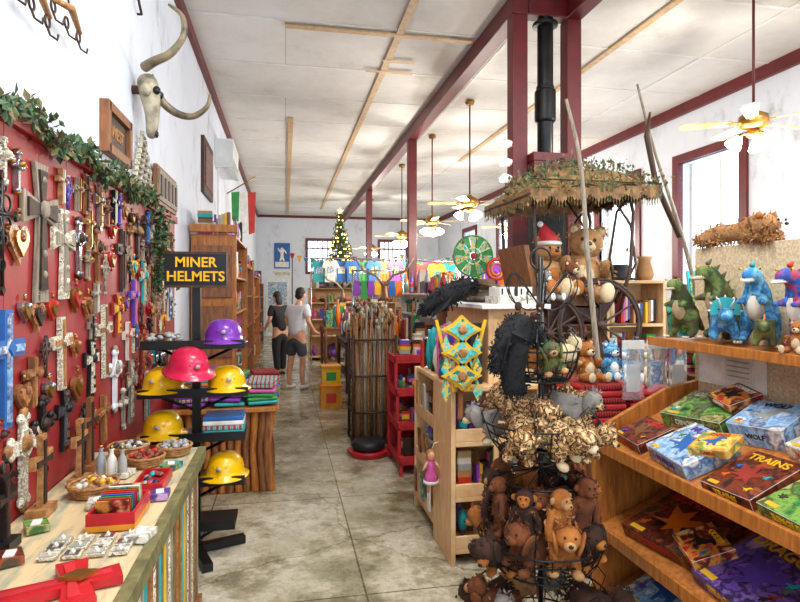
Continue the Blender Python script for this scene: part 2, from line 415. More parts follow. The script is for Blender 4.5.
def heart(y,z,s,m1,m2):
    PLACED.append((y,z,s,s))
    mb=MB(); mb.M=T(XL+.03,y,z,pi/2)
    P=[]
    for i in range(24):
        t=2*pi*i/24; P.append((16*math.sin(t)**3/16*s/2,(13*math.cos(t)-5*math.cos(2*t)-2*math.cos(3*t)-math.cos(4*t))/16*s/2))
    mb.prism(P,0,-.015,m1); mb.prism([(a*.65,b*.65) for a,b in P],-.015,-.026,m2); mb.ell((0,-.025,.02),(s*.1,.012,s*.14),m1)
    mb.tube([(0,-.01,s*.45),(0,-.012,s*.62)],.006,m2,6); mb.ell((0,-.01,s*.66),s*.07,m1)
    mb.build('milagro_heart')
def sm(P,n=6):
    out=[];P=[Vector(p) for p in P]
    for i in range(len(P)-1):
        p0=P[max(i-1,0)];p1=P[i];p2=P[i+1];p3=P[min(i+2,len(P)-1)]
        for k in range(n):
            t=k/n; out.append(.5*((2*p1)+(p2-p0)*t+(2*p0-5*p1+4*p2-p3)*t*t+(3*p1-p0-3*p2+p3)*t**3))
    out.append(P[-1]); return out
def decor():
    L=[(2.58,1.93,.56,.34,'flare','grey_wood','rust_iron'),(2.83,1.86,.4,.26,'flare','speckle_cross','grey_wood'),
       (2.28,1.42,.42,.26,'plain','ware_01','art_blue'),(2.80,1.42,.32,.22,'plain','speckle_cross','wicker'),
       (3.2,1.30,.30,.2,'flare','black_iron','speckle_cross'),(3.78,1.88,.38,.26,'plain','dark_wood','rust_iron'),
       (3.3,1.87,.32,.2,'fleur','brown_wood','rust_iron'),(2.42,1.06,.36,.26,'fleur','speckle_cross','wicker'),
       (2.60,1.10,.32,.2,'fleur','black_iron','rust_iron'),(2.84,1.12,.28,.18,'flare','black_iron','chrome'),
       (3.02,1.9,.28,.18,'fleur','chrome','rust_iron'),
       (3.42,1.42,.4,.24,'plain','speckle_cross','brown_wood'),(3.68,1.55,.25,.2,'flare','ware_16','ware_02'),
       (3.62,1.18,.36,.24,'fleur','tee_white','grey_wood'),(4.05,1.62,.3,.22,'plain','ware_15','ware_10'),
       (4.32,1.75,.3,.22,'flare','ware_11','ware_17'),(4.3,1.3,.36,.28,'flare','ware_16','art_red'),
       (4.65,1.5,.34,.26,'fleur','ware_13','brown_wood'),(4.9,1.85,.34,.26,'plain','brown_wood','speckle_cross'),
       (5.2,1.6,.32,.26,'flare','ware_06','ware_01'),(3.98,1.05,.4,.26,'flare','grey_wood','speckle_cross'),
       (4.4,.95,.34,.26,'plain','speckle_cross','ware_11'),(4.85,1.12,.36,.26,'fleur','black_iron','chrome'),(5.25,1.15,.36,.26,'plain','grey_wood','ware_06'),
       (3.1,.98,.3,.22,'iron','black_iron','rust_iron'),(3.4,1.0,.26,.18,'plain','brown_wood','wicker'),(2.25,1.9,.4,.22,'iron','black_iron','rust_iron'),
       (2.5,1.34,.2,.15,'plain','brown_wood','wicker'),(3.9,1.38,.24,.2,'plain','ware_06','ware_00'),(4.15,2.05,.3,.22,'fleur','rust_iron','wicker'),(4.6,2.05,.3,.2,'flare','grey_wood','speckle_cross'),
       (2.26,.98,.26,.2,'iron','black_iron','rust_iron')]
    for e in L: cross(*e,tilt=random.uniform(-.04,.04))
    for y in (1.6,1.85,2.06):
        cross(y,1.5+random.uniform(-.3,.3),.34,.2,'fleur','brown_wood','rust_iron')
    for e in ((2.38,1.88,.17,'copper_pat','brass'),(2.55,1.6,.13,'copper_pat','rust_iron'),(2.98,1.66,.13,'brass','red_enamel'),(3.0,1.24,.14,'brown_wood','brass'),
              (3.55,1.87,.12,'red_enamel','brass'),(2.42,1.30,.13,'brown_wood','copper_pat'),(4.5,1.2,.14,'chrome','ware_00'),(3.15,1.62,.12,'copper_pat','brass'),(2.7,1.62,.1,'ware_00','brass'),
              (3.85,1.62,.1,'brass','ware_04'),(2.66,1.28,.1,'chrome','brass'),(4.05,1.85,.12,'ware_02','ware_11'),(5.0,1.45,.14,'ware_02','ware_00')): heart(*e)
    rnd=random.Random(3); c=0; tries=0
    while c<80 and tries<6000:
        tries+=1
        y=rnd.uniform(2.2,5.4); z=rnd.uniform(.95,2.18); h=rnd.choice([.16,.2,.24,.3]); w=h*.62
        if any(abs(y-a)<(w+ww)*.42 and abs(z-b)<(h+hh)*.42 for a,b,ww,hh in PLACED): continue
        c+=1
        if rnd.random()<.2: heart(y,z,.09,rnd.choice(['copper_pat','red_enamel','chrome','rust_iron']),'brass')
        else: cross(y,z,h,w,rnd.choice(['flare','plain','fleur','iron']),rnd.choice(['speckle_cross','brown_wood','wicker','ware_11','ware_15','black_iron','ware_17','chrome','ware_01','grey_wood','rust_iron','grey_wood','dark_wood','bone','ware_16']),rnd.choice(['brass','rust_iron','ware_06']),rnd.uniform(-.05,.05))
    g=MB(); rnd=random.Random(5); mats=['leaf_green','leaf_dry','leaf_green']
    pts=[(XL+.075,1.6+i*.05,2.34+.03*math.sin(i*.5)) for i in range(58)]
    g.tube(pts,.008,'dark_wood',5)
    for p in pts: g.leaves(p,22,.02,.045,mats,rnd)
    g.build('leaf_garland')
    g=MB()
    pts=[(XL+.09,4.6+.02*math.sin(i),2.27-i*.05) for i in range(12)]
    g.tube(pts,.008,'dark_wood',5)
    for p in pts: g.leaves(p,40,.035,.055,mats,rnd)
    g.build('hanging_greenery')
    for y,z in ((2.8,2.93),(2.44,2.84)):
        mb=MB()
        mb.tube([(XL+.06,y-.17,z-.02),(XL+.08,y,z+.02),(XL+.06,y+.17,z-.02)],[.011,.018,.011],'wicker',8)
        for dy in(-.15,0,.15):
            mb.ring((XL+.06,y+dy,z-.045),.024,.005,'rust_iron',Euler((0,pi/2,0)).to_matrix().to_4x4())
            mb.tube([(XL+.06,y+dy,z-.07),(XL+.07,y+dy,z-.1),(XL+.09,y+dy+.02,z-.11),(XL+.09,y+dy+.03,z-.085)],.005,'rust_iron',6)
        mb.tube([(XL,y,z+.14),(XL+.06,y,z+.14),(XL+.07,y,z+.03)],.005,'rust_iron',6)
        mb.build('singletree_harness')
    mb=MB(); mb.tube(sm([(XL+.03,3.78,4.3),(XL+.04,3.9,4.0),(XL+.04,4.1,3.72),(XL+.03,4.3,3.62)]),.009,'rust_iron',6); mb.tube([(XL,3.78,4.3),(XL+.03,3.78,4.3)],.008,'rust_iron',6)
    mb.tube([(XL,4.3,3.62),(XL+.03,4.3,3.62)],.008,'rust_iron',6); mb.build('iron_rod_hook')
    mb=MB(); y,z,w,h=3.72,2.62,.46,.24
    mb.bx(XL,XL+.02,y-w/2,y+w/2,z-h/2,z+h/2,'brown_wood'); mb.bx(XL+.02,XL+.025,y-w/2+.03,y+w/2-.03,z-h/2+.03,z+h/2-.03,'dark_wood')
    for a in(-1,1):
        mb.bx(XL,XL+.05,y+a*w/2-.025,y+a*w/2+.025,z-h/2-.025,z+h/2+.025,'brown_wood'); mb.bx(XL,XL+.05,y-w/2,y+w/2,z+a*h/2-.025,z+a*h/2+.025,'brown_wood')
    V,F=text_mesh('WEST',.1); mb.add(V,F,'wicker',False,T(XL+.028,y,z,pi/2,1,pi/2))
    mb.build('framed_wood_sign')
    mb=MB(); mb.M=T(XL+.02,4.3,2.4,pi/2)
    for k in range(9):
        w=.3*(1-k/9)
        mb.box((0,-.02,k*.045),(w*2*.9,.03,.014),'grey_wood')
        for j in range(int(w/.06)+1): mb.box((-w*.8+j*.12,-.02,k*.045+.02),(.014,.03,.04),'speckle_cross')
    mb.build('lattice_wall_plaque')
    mb=MB(); mb.M=T(XL+.02,5.1,2.52,pi/2); mb.box((0,-.015,0),(.8,.03,.3),'brown_wood'); mb.box((0,-.035,0),(.74,.015,.24),'grey_wood')
    for k in range(5): mb.box((-.3+.15*k,-.045,0),(.07,.01,.16),'dark_wood')
    mb.build('carved_wood_panel')
    mb=MB()
    V,F=skin_mesh([(-.93,4.17,3.17),(-.9,4.17,3.05),(-.88,4.17,2.88),(-.89,4.17,2.72)],[(0,1),(1,2),(2,3)],[.07,.078,.05,.036],2)
    mb.add(V,F,'bone',True)
    mb.tube([(XL,4.17,3.05),(-.93,4.17,3.05)],.03,'dark_wood',8)
    for s in(-1,1):
        mb.ell((-.845,4.17+s*.05,3.04),(.026,.022,.028),'eye_black'); mb.ell((-.86,4.17+s*.016,2.76),(.016,.009,.024),'eye_black'); mb.ell((-.91,4.17+s*.08,3.03),(.04,.024,.042),'bone')
    Aq=sm([(-.92,4.12,3.19),(-.84,4.05,3.21),(-.74,4.03,3.26),(-.66,4.03,3.38),(-.67,4.05,3.52),(-.76,4.07,3.6)])
    Bq=sm([(-.92,4.22,3.17),(-.86,4.28,3.04),(-.76,4.3,2.95),(-.64,4.3,2.93),(-.54,4.28,3.0),(-.52,4.26,3.08)])
    for Q in(Aq,Bq):
        n=len(Q); mb.tube(Q,[.031*(1-i/(n))**.6+.004 for i in range(n)],'horn',10)
    mb.build('longhorn_skull')
    mb=MB(); mb.bx(XL+.002,XL+.26,8.8,9.8,3.5,3.92,'ac_white')
    for k in range(4): mb.bx(XL+.26,XL+.266,8.85,9.75,3.53+k*.03,3.54+k*.03,'ware_12')
    mb.bx(XL+.2,XL+.275,8.83,9.77,3.48,3.5,'ac_white'); mb.bx(XL+.26,XL+.268,8.85,9.75,3.8,3.88,'ac_white')
    mb.tube([(XL+.04,8.9,3.5),(XL+.04,8.9,2.6)],.015,'white_paint',8)
    mb.build('air_conditioner',.015)
    mb=MB(); mb.bx(XL,XL+.04,7.4,8.3,2.9,3.6,'dark_wood'); mb.bx(XL+.04,XL+.05,7.5,8.2,3.0,3.5,'art_dark'); mb.build('framed_picture')
    mb=MB()
    mb.tube([(XL,10.6,3.4),(XL+.5,10.5,3.7)],.012,'brass',8)
    for i,c in enumerate(('ware_03','ware_14','ware_00')):
        mb.prism([(i*.14,0),((i+1)*.14,0.02),((i+1)*.14-.02,-.7),(i*.14+.02,-.74)],0,.01,c,T(XL+.08,10.56,3.42))
    mb.build('wall_flag')
safe(decor)

# ---------------------------------------------------------------- goods helper
def item(mb,x,y,z,w,h,rnd,kind=None):
    k=rnd.randrange(9) if kind is None else kind
    m=rnd.choice(GM); m2=rnd.choice(GM)
    if k==0: mb.box((x,y,z+h/2),(w*.8,w*.6,h),rnd.choice(ARTS+GM),(0,0,rnd.uniform(-.3,.3)))
    elif k==1: mb.lathe([(w*.25,0),(w*.3,h*.1),(w*.3,h*.6),(w*.1,h*.75),(w*.1,h)],(x,y,z),m,10)
    elif k==2: mb.lathe([(w*.15,0),(w*.35,h*.25),(w*.42,h*.5),(w*.38,h*.5),(w*.1,h*.1)],(x,y,z),m,12); mb.ell((x,y,z+h*.42),(w*.34,w*.34,h*.18),m2,u=8,w=5)
    elif k==3:
        mb.lathe([(w*.28,0),(w*.28,h*.06)],(x,y,z),m2,10); mb.ell((x,y,z+h*.36),(w*.22,w*.2,h*.32),m,u=8,w=6); mb.ell((x,y-.01,z+h*.78),(w*.15,w*.15,h*.17),m2,u=8,w=6)
        for s in(-1,1): mb.ell((x+s*w*.2,y-.01,z+h*.42),(w*.06,w*.07,h*.18),m,u=6,w=5)
    elif k==4:
        zz=z
        while zz<z+h*.8:
            t=rnd.uniform(.02,.045); mb.box((x,y,zz+t/2),(w*.85,w*.7,t),rnd.choice(GM),(0,0,rnd.uniform(-.15,.15))); zz+=t
    elif k==5: mb.lathe([(w*.2,0),(w*.05,h*.2),(w*.05,h*.3)],(x,y,z),m2,8); mb.ell((x,y,z+h*.55),(w*.33,w*.33,h*.3),m,u=10,w=7)
    elif k==6: mb.lathe([(w*.15,0),(w*.38,h*.35),(w*.3,h*.65),(w*.12,h*.85),(w*.2,h)],(x,y,z),m,12)
    elif k==7:
        mb.box((x,y,z+h/2),(w*.85,.02,h),m,(-.15,0,0)); mb.box((x,y-.014,z+h/2),(w*.65,.015,h*.78),rnd.choice(ARTS),(-.15,0,0))
    else:
        for j in range(4): mb.box((x-w*.35+j*w*.22,y,z+h*.4*(1+.1*j%2)),(w*.19,w*.7,h*.8),rnd.choice(GM))
def goods(mb,x0,x1,y0,y1,z,hmax,rnd,w=.2,kinds=None):
    nx=max(1,int((x1-x0)/w)); ny=max(1,int((y1-y0)/w))
    for i in range(nx):
        for j in range(ny):
            ww=w*rnd.uniform(.8,1.05)
            item(mb,x0+(i+.5)*(x1-x0)/nx,y0+(j+.5)*(y1-y0)/ny,z+.001,ww,hmax*rnd.uniform(.5,1),rnd,rnd.choice(kinds) if kinds else None)
def case(mb,x0,x1,y0,y1,z0,z1,levels,mat,open_side,t=.025,back=True):
    if open_side in('+x','-x','bothx'):
        for y in (y0,y1-t): mb.bx(x0,x1,y,y+t,z0,z1,mat)
        if back and open_side=='+x': mb.bx(x0,x0+.012,y0+t,y1-t,z0,z1,mat)
        if back and open_side=='-x': mb.bx(x1-.012,x1,y0+t,y1-t,z0,z1,mat)
        for z in levels: mb.bx(x0+.012,x1-.012,y0+t,y1-t,z-t,z,mat)
    else:
        for x in (x0,x1-t): mb.bx(x,x+t,y0,y1,z0,z1,mat)
        if back: mb.bx(x0+t,x1-t,y1-.012,y1,z0,z1,mat)
        for z in levels: mb.bx(x0+t,x1-t,y0,y1-.012,z-t,z,mat)
def unit(name,x0,x1,y0,y1,h,levels,mat,side,seed,w=.18,kinds=None,top=.25):
    mb=MB(); case(mb,x0,x1,y0,y1,0,h,levels+[h],mat,side); mb.build(name,.004)
    g=MB(); rnd=random.Random(seed); L=levels+[h]
    for a,b in zip(L[:-1],L[1:]): goods(g,x0+.04,x1-.04,y0+.04,y1-.04,a,(b-a)*.85,rnd,w,kinds)
    if top: goods(g,x0+.03,x1-.03,y0+.04,y1-.04,h,top,rnd,w,kinds)
    g.build('assorted_souvenirs')

# ---------------------------------------------------------------- counter
def counter():
    mb=MB(); x0,x1,y0,y1=XL+.03,-.44,.7,3.28
    mb.bx(x0,x1,y0,y1,.82,.85,'counter_top'); mb.bx(x1-.02,x1+.02,y0,y1,.79,.855,'leaf_dry')
    mb.bx(x0,x1-.05,y0+.02,y1-.02,0,.82,'grey_wood')
    rnd=random.Random(2); y=y0+.02; cm=['grey_wood','wicker','grey_wood','ware_11','leaf_dry','speckle_cross','brown_wood','ware_02']
    i=0
    while y<y1-.03:
        mb.cyl((x1-.04,y+.02,.02),(x1-.04,y+.02,.79),.022,.022,cm[(i*3+rnd.randrange(3))%8],8); y+=.045; i+=1
    mb.bx(x1-.05,x1,y0,y1,0,.06,'brown_wood')
    mb.build('display_counter',.003)
    z=.856
    def basket(x,y,r,h,mat,fill,seed,name):
        mb=MB()
        for k in range(int(h/.012)): mb.ring((x,y,z+.007+.012*k),r*(.78+.22*k*.012/h),.0075,mat)
        mb.lathe([(r*.78,0),(r*.78,.006)],(x,y,z),mat,20)
        rnd=random.Random(seed)
        for k in range(46):
            a=rnd.uniform(0,6.3); q=rnd.uniform(0,.82)*r; s=rnd.uniform(.012,.022)
            mb.ell((x+q*math.cos(a),y+q*math.sin(a),z+h*.75+rnd.uniform(-.01,.02)),(s,s*.8,s*.7),rnd.choice(fill),(rnd.random()*3,rnd.random()*3,0),6,5,.15,rnd)
        mb.build(name)
    basket(-.66,2.98,.09,.05,'wicker',['ware_00','ware_16','ware_08'],1,'wicker_basket')
    basket(-.56,3.15,.09,.05,'wicker',['ware_12','silver_plastic','grey_wood'],2,'wicker_basket')
    basket(-.78,3.15,.1,.06,'wicker',['ware_12','ware_06','ware_07'],7,'wicker_basket')
    basket(-.78,2.6,.1,.05,'wicker',['ware_02','wicker','ware_06'],3,'wicker_basket')
    mb=MB(); rnd=random.Random(6); mb.bx(-.68,-.52,2.18,2.42,z,z+.02,'card_orange')
    for a in((-.68,-.67,2.18,2.42),(-.53,-.52,2.18,2.42),(-.67,-.53,2.18,2.19),(-.67,-.53,2.41,2.42)): mb.bx(*a,z+.02,z+.06,'red_enamel')
    for k in range(9): mb.box((-.6,2.21+k*.023,z+.06),(.11,.006,.08),rnd.choice(['ware_00','art_teal','ware_01','ware_03','art_red','ware_14']),(.25,0,0))
    mb.build('souvenir_card_tray')
    mb=MB(); mb.bx(-.62,-.5,2.55,2.77,z,z+.02,'red_enamel')
    for a in((-.62,-.61,2.55,2.77),(-.51,-.5,2.55,2.77),(-.61,-.51,2.55,2.56),(-.61,-.51,2.76,2.77)): mb.bx(*a,z+.02,z+.04,'red_enamel')
    rnd=random.Random(4)
    for k in range(14): mb.ell((-.56+rnd.uniform(-.035,.035),2.66+rnd.uniform(-.08,.08),z+.03),(.014,.02,.01),rnd.choice(GM),u=6,w=5)
    mb.build('red_tray')
    mb=MB()
    for i in range(4):
        for j in range(3):
            x=-.76+i*.07; y=1.98+j*.06
            mb.bx(x,x+.055,y,y+.045,z,z+.008,'speckle_cross'); mb.bx(x+.006,x+.049,y+.006,y+.039,z+.008,z+.012,['art_white','chrome','ware_12'][(i+j)%3]); mb.prism([(x+.02,0),(x+.028,.012),(x+.036,0)],y+.01,y+.03,'ware_06',Matrix.Translation((0,0,z+.012)))
    mb.build('boxed_charms')
    mb=MB(); mb.M=T(-.64,1.76,z,-1.2)@Euler((-pi/2,0,0)).to_matrix().to_4x4()
    mb.prism(cross_poly(.36,.27,.034,.044),0,-.025,'red_enamel'); mb.prism(cross_poly(.31,.22,.01,.016),-.025,-.03,'santa_red'); mb.prism([(0,.12),(.03,.07),(0,.02),(-.03,.07)],-.03,-.042,'brass')
    mb.build('red_wooden_cross')
    for (x,y,h,m) in ((-.9,2.95,.32,'brown_wood'),(-.88,2.75,.26,'wicker'),(-.9,2.1,.22,'black_iron'),(-.92,1.75,.26,'speckle_cross'),(-.9,2.4,.28,'wicker')):
        mb=MB(); mb.M=T(x,y,z+h/2+.02,pi/2); mb.prism(cross_poly(h,h*.6,.014,.024),-.01,.01,m); mb.prism(cross_poly(h*.85,h*.5,.007,.012),-.016,-.01,'rust_iron')
        mb.box((0,0,-h/2-.005),(h*.4,.07,.03),m); mb.build('standing_cross')
    mb=MB()
    rnd=random.Random(9)
    for k in range(60):
        mb.ell((-.82+rnd.uniform(-.1,.09),1.5+rnd.uniform(-.25,.15),z+.012),(rnd.uniform(.012,.026),.014,.012),rnd.choice(['ware_09','ware_12','ware_01','ware_04','ware_07']),(0,0,rnd.random()*3),6,5)
    mb.build('polished_stones')
    for k in range(3):
        mb=MB(); mb.lathe([(.016,0),(.02,.01),(.02,.08),(.009,.1),(.009,.12),(.012,.125)],(-.82+.05*k,2.84-.02*k,z),['silver_plastic','ware_14','ware_12'][k],14); mb.cyl((-.82+.05*k,2.84-.02*k,z+.125),(-.82+.05*k,2.84-.02*k,z+.14),.008,.008,'brass'); mb.build('glass_bottle')
    mb=MB(); mb.bx(-.93,-.75,1.0,1.18,z,z+.12,'ware_09'); mb.bx(-.91,-.77,1.02,1.16,z+.12,z+.13,'speckle_cross')
    mb.build('trinket_box')
    rnd=random.Random(12)
    for k in range(7):
        mb=MB(); x,y=((-.72,2.82),(-.53,2.9),(-.86,2.25),(-.48,2.1),(-.72,2.45),(-.5,2.5),(-.84,2.0))[k]
        mb.box((x,y,z+.012),(.07,.09,.022),rnd.choice(ARTS),(0,0,rnd.uniform(-.5,.5))); mb.box((x,y,z+.025),(.03,.05,.004),'ware_14',(0,0,.2)); mb.build('souvenir_card_pack')
safe(counter)

# ---------------------------------------------------------------- helmet rack
def helmets():
    cx,cy=-.56,3.92
    mb=MB()
    mb.bx(cx-.025,cx+.025,cy-.025,cy+.025,0,1.86,'black_iron')
    for k in range(2):
        a=k*pi/2+.35; mb.box((cx,cy,.03),(.62,.06,.05),'black_iron',(0,0,a))
    for z,w in ((1.36,.62),(1.06,.66),(.78,.62),(.5,.62),(.22,.5)):
        mb.bx(cx-w/2,cx+w/2,cy-.13,cy+.13,z-.025,z,'black_iron')
        mb.bx(cx-w/2,cx+w/2,cy-.145,cy-.13,z-.03,z+.025,'black_iron')
        mb.tube([(cx,cy,z-.14),(cx+w/2-.05,cy,z-.02)],.01,'black_iron',6); mb.tube([(cx,cy,z-.14),(cx-w/2+.05,cy,z-.02)],.01,'black_iron',6)
    mb.bx(cx-.19,cx+.19,cy-.04,cy-.02,1.72,1.94,'black_iron')
    for a,b,c,d in ((cx-.19,cx+.19,1.93,1.945),(cx-.19,cx+.19,1.715,1.73)): mb.bx(a,b,cy-.045,cy-.018,c,d,'dark_wood')
    for s,zz in(('MINER',1.875),('HELMETS',1.785)):
        V,F=text_mesh(s,.088); mb.add(V,F,'yellow_plastic',False,T(cx,cy-.043,zz,0,1,pi/2))
    mb.build('helmet_display_stand',.003)
    def helmet(x,y,z,m,ry=0,rx=0):
        mb=MB(); mb.M=T(x,y,z,ry,1,rx)
        prof=[(.0,.145),(.05,.14),(.085,.12),(.108,.085),(.118,.045),(.12,.01),(.15,0),(.152,-.006),(.118,.0),(.113,.04),(.1,.08),(.06,.125),(0,.138)]
        vs=[];fs=[];n=24
        for r,zz in prof:
            for k in range(n):
                a=2*pi*k/n; ex=1.12
                rr=r*(1+(.12 if zz<.01 and math.sin(a)<0 else 0)*abs(math.sin(a)))
                vs.append((rr*math.cos(a),rr*math.sin(a)*ex,zz+.006))
        for i in range(len(prof)-1):
            for k in range(n): fs.append((i*n+k,i*n+(k+1)%n,(i+1)*n+(k+1)%n,(i+1)*n+k))
        mb.add(vs,fs,m,True)
        for s in(-1,0,1): mb.tube([(s*.035,-.12,.075),(s*.04,-.05,.135),(s*.04,.05,.137),(s*.035,.11,.09)],.007,m,6)
        mb.cyl((0,-.125,.07),(0,-.145,.075),.015,.018,m,14); mb.cyl((0,-.145,.075),(0,-.148,.075),.014,.014,'silver_plastic',14)
        mb.build('miner_helmet')
    H=[(cx-.2,1.06,'yellow_plastic'),(cx+.19,1.06,'yellow_plastic'),(cx-.2,.78,'yellow_plastic'),(cx+.18,.5,'yellow_plastic'),(cx+.17,1.36,'purple_plastic')]
    for x,z,m in H: helmet(x,cy-.02,z+.002,m,random.uniform(-.5,.5))
    helmet(cx-.02,cy-.21,1.2,'pink_plastic',.5,.2)
    mb=MB(); rnd=random.Random(2)
    for k in range(40): mb.ell((cx-.2+rnd.uniform(-.09,.09),cy+rnd.uniform(-.09,.09),1.375+rnd.uniform(0,.04)),(.02,.016,.016),rnd.choice(['ware_12','silver_plastic','ware_08']),None,6,5,.2,rnd)
    mb.lathe([(.1,0),(.1,.01)],(cx-.2,cy,1.361),'ware_07',14); mb.build('ore_sample_pile')
    mb=MB()
    for k in range(4): mb.bx(cx+.05,cx+.3,cy-.11,cy+.1,.781+k*.03,.809+k*.03,['ware_11','blanket_multi','ware_14','ware_01'][k])
    mb.build('folded_shirts',.006)
    mb=MB()
    for k in range(5): mb.bx(cx-.28,cx-.04,cy-.11,cy+.1,.501+k*.025,.524+k*.025,['ware_04','blanket_multi','ware_09','ware_01','ware_16'][k])
    mb.build('folded_shirts',.006)
    mb=MB(); x0,x1,y0,y1=-.92,-.05,4.95,6.15
    mb.bx(x0,x1,y0,y1,.68,.72,'orange_wood')
    for k in range(12):
        t=k/11; mb.tube([(x0+.06+(x1-x0-.12)*t,y0+.08,.68),(x0+.1+(x1-x0-.2)*t,y0+.12,.35),(x0+.06+(x1-x0-.12)*t,y0+.08,0)],[.035,.028,.035],'orange_wood' if k%2 else 'brown_wood',8)
        mb.tube([(x1-.08,y0+.08+(y1-y0-.16)*t,.68),(x1-.11,y0+.1+(y1-y0-.2)*t,.35),(x1-.08,y0+.08+(y1-y0-.16)*t,0)],[.035,.028,.035],'orange_wood' if k%2 else 'brown_wood',8)
    mb.bx(x0,x1-.1,y0+.15,y1-.05,0,.68,'brown_wood')
    mb.build('wooden_table',.006)
    rnd=random.Random(8)
    for i in range(3):
        for j in range(3):
            mb=MB(); n=4+(i+j)%3
            for k in range(n): mb.box((x0+.16+i*.28,y0+.2+j*.38,.729+.02+k*.034),(.25,.34,.03),rnd.choice(['blanket_multi','ware_11','ware_03','ware_04','blanket_redblack','ware_01','ware_05','ware_10']),(rnd.uniform(-.04,.04),rnd.uniform(-.04,.04),rnd.uniform(-.2,.2)))
            mb.build('folded_blankets',.012)
safe(helmets)

# ---------------------------------------------------------------- left cabinets
def left_units():
    unit('wooden_cabinet',XL+.02,-.52,6.5,8.4,2.3,[.1,.6,1.05,1.45,1.85],'orange_wood','+x',11,.17,top=.4)
    mb=MB(); mb.bx(XL+.02,-.5,6.42,6.49,2.32,2.4,'orange_wood'); mb.bx(XL+.02,-.5,6.42,6.49,0,.1,'orange_wood')
    for z in (.55,1.25,1.9): mb.bx(XL+.06,-.56,6.47,6.495,z-.28,z+.28,'brown_wood')
    mb.build('cabinet_side_moulding',.004)
    unit('wooden_cabinet',XL+.02,-.6,9.2,11.4,2.1,[.1,.6,1.1,1.6],'brown_wood','+x',12,.2,top=.5)
    unit('wooden_cabinet',XL+.02,-.62,12.2,14.8,2.0,[.1,.6,1.1,1.55],'orange_wood','+x',13,.22,top=.5)
    unit('wooden_cabinet',XL+.02,-.66,15.6,18.6,1.9,[.1,.6,1.1,1.5],'brown_wood','+x',14,.24,top=.4)
    mb=MB(); mb.bx(-.7,.15,YF-.05,YF,0,2.1,'ware_14'); mb.bx(-.62,.07,YF-.07,YF-.05,.15,1.0,'ware_19'); mb.bx(-.62,.07,YF-.07,YF-.05,1.1,2.0,'art_blue'); mb.ell((.08,YF-.09,1.05),.03,'brass')
    mb.build('door_1',.005)
    mb=MB(); mb.bx(-.4,.18,YF-.03,YF,2.5,3.45,'ware_01'); mb.bx(-.36,.14,YF-.035,YF-.03,2.55,2.75,'ware_14')
    mb.M=T(-.11,YF-.045,2.95); V,F=skin_mesh([(0,0,0),(0,0,.2),(0,0,.34),(.1,0,.22),(.16,0,.1),(-.1,0,.2),(-.15,0,.32),(.08,0,-.18),(-.08,0,-.18)],[(0,1),(1,2),(1,3),(3,4),(1,5),(5,6),(0,7),(0,8)],[.05,.06,.05,.03,.02,.03,.02,.03,.03],1)
    mb.add([(a,b*.2,c) for a,b,c in V],F,'ware_14'); mb.build('blue_poster')
    mb=MB(); mb.bx(-.45,.25,YF-.02,YF,2.2,2.42,'ware_14'); mb.bx(-.4,.2,YF-.025,YF-.02,2.25,2.37,'art_white'); mb.build('wall_notice')
safe(left_units)

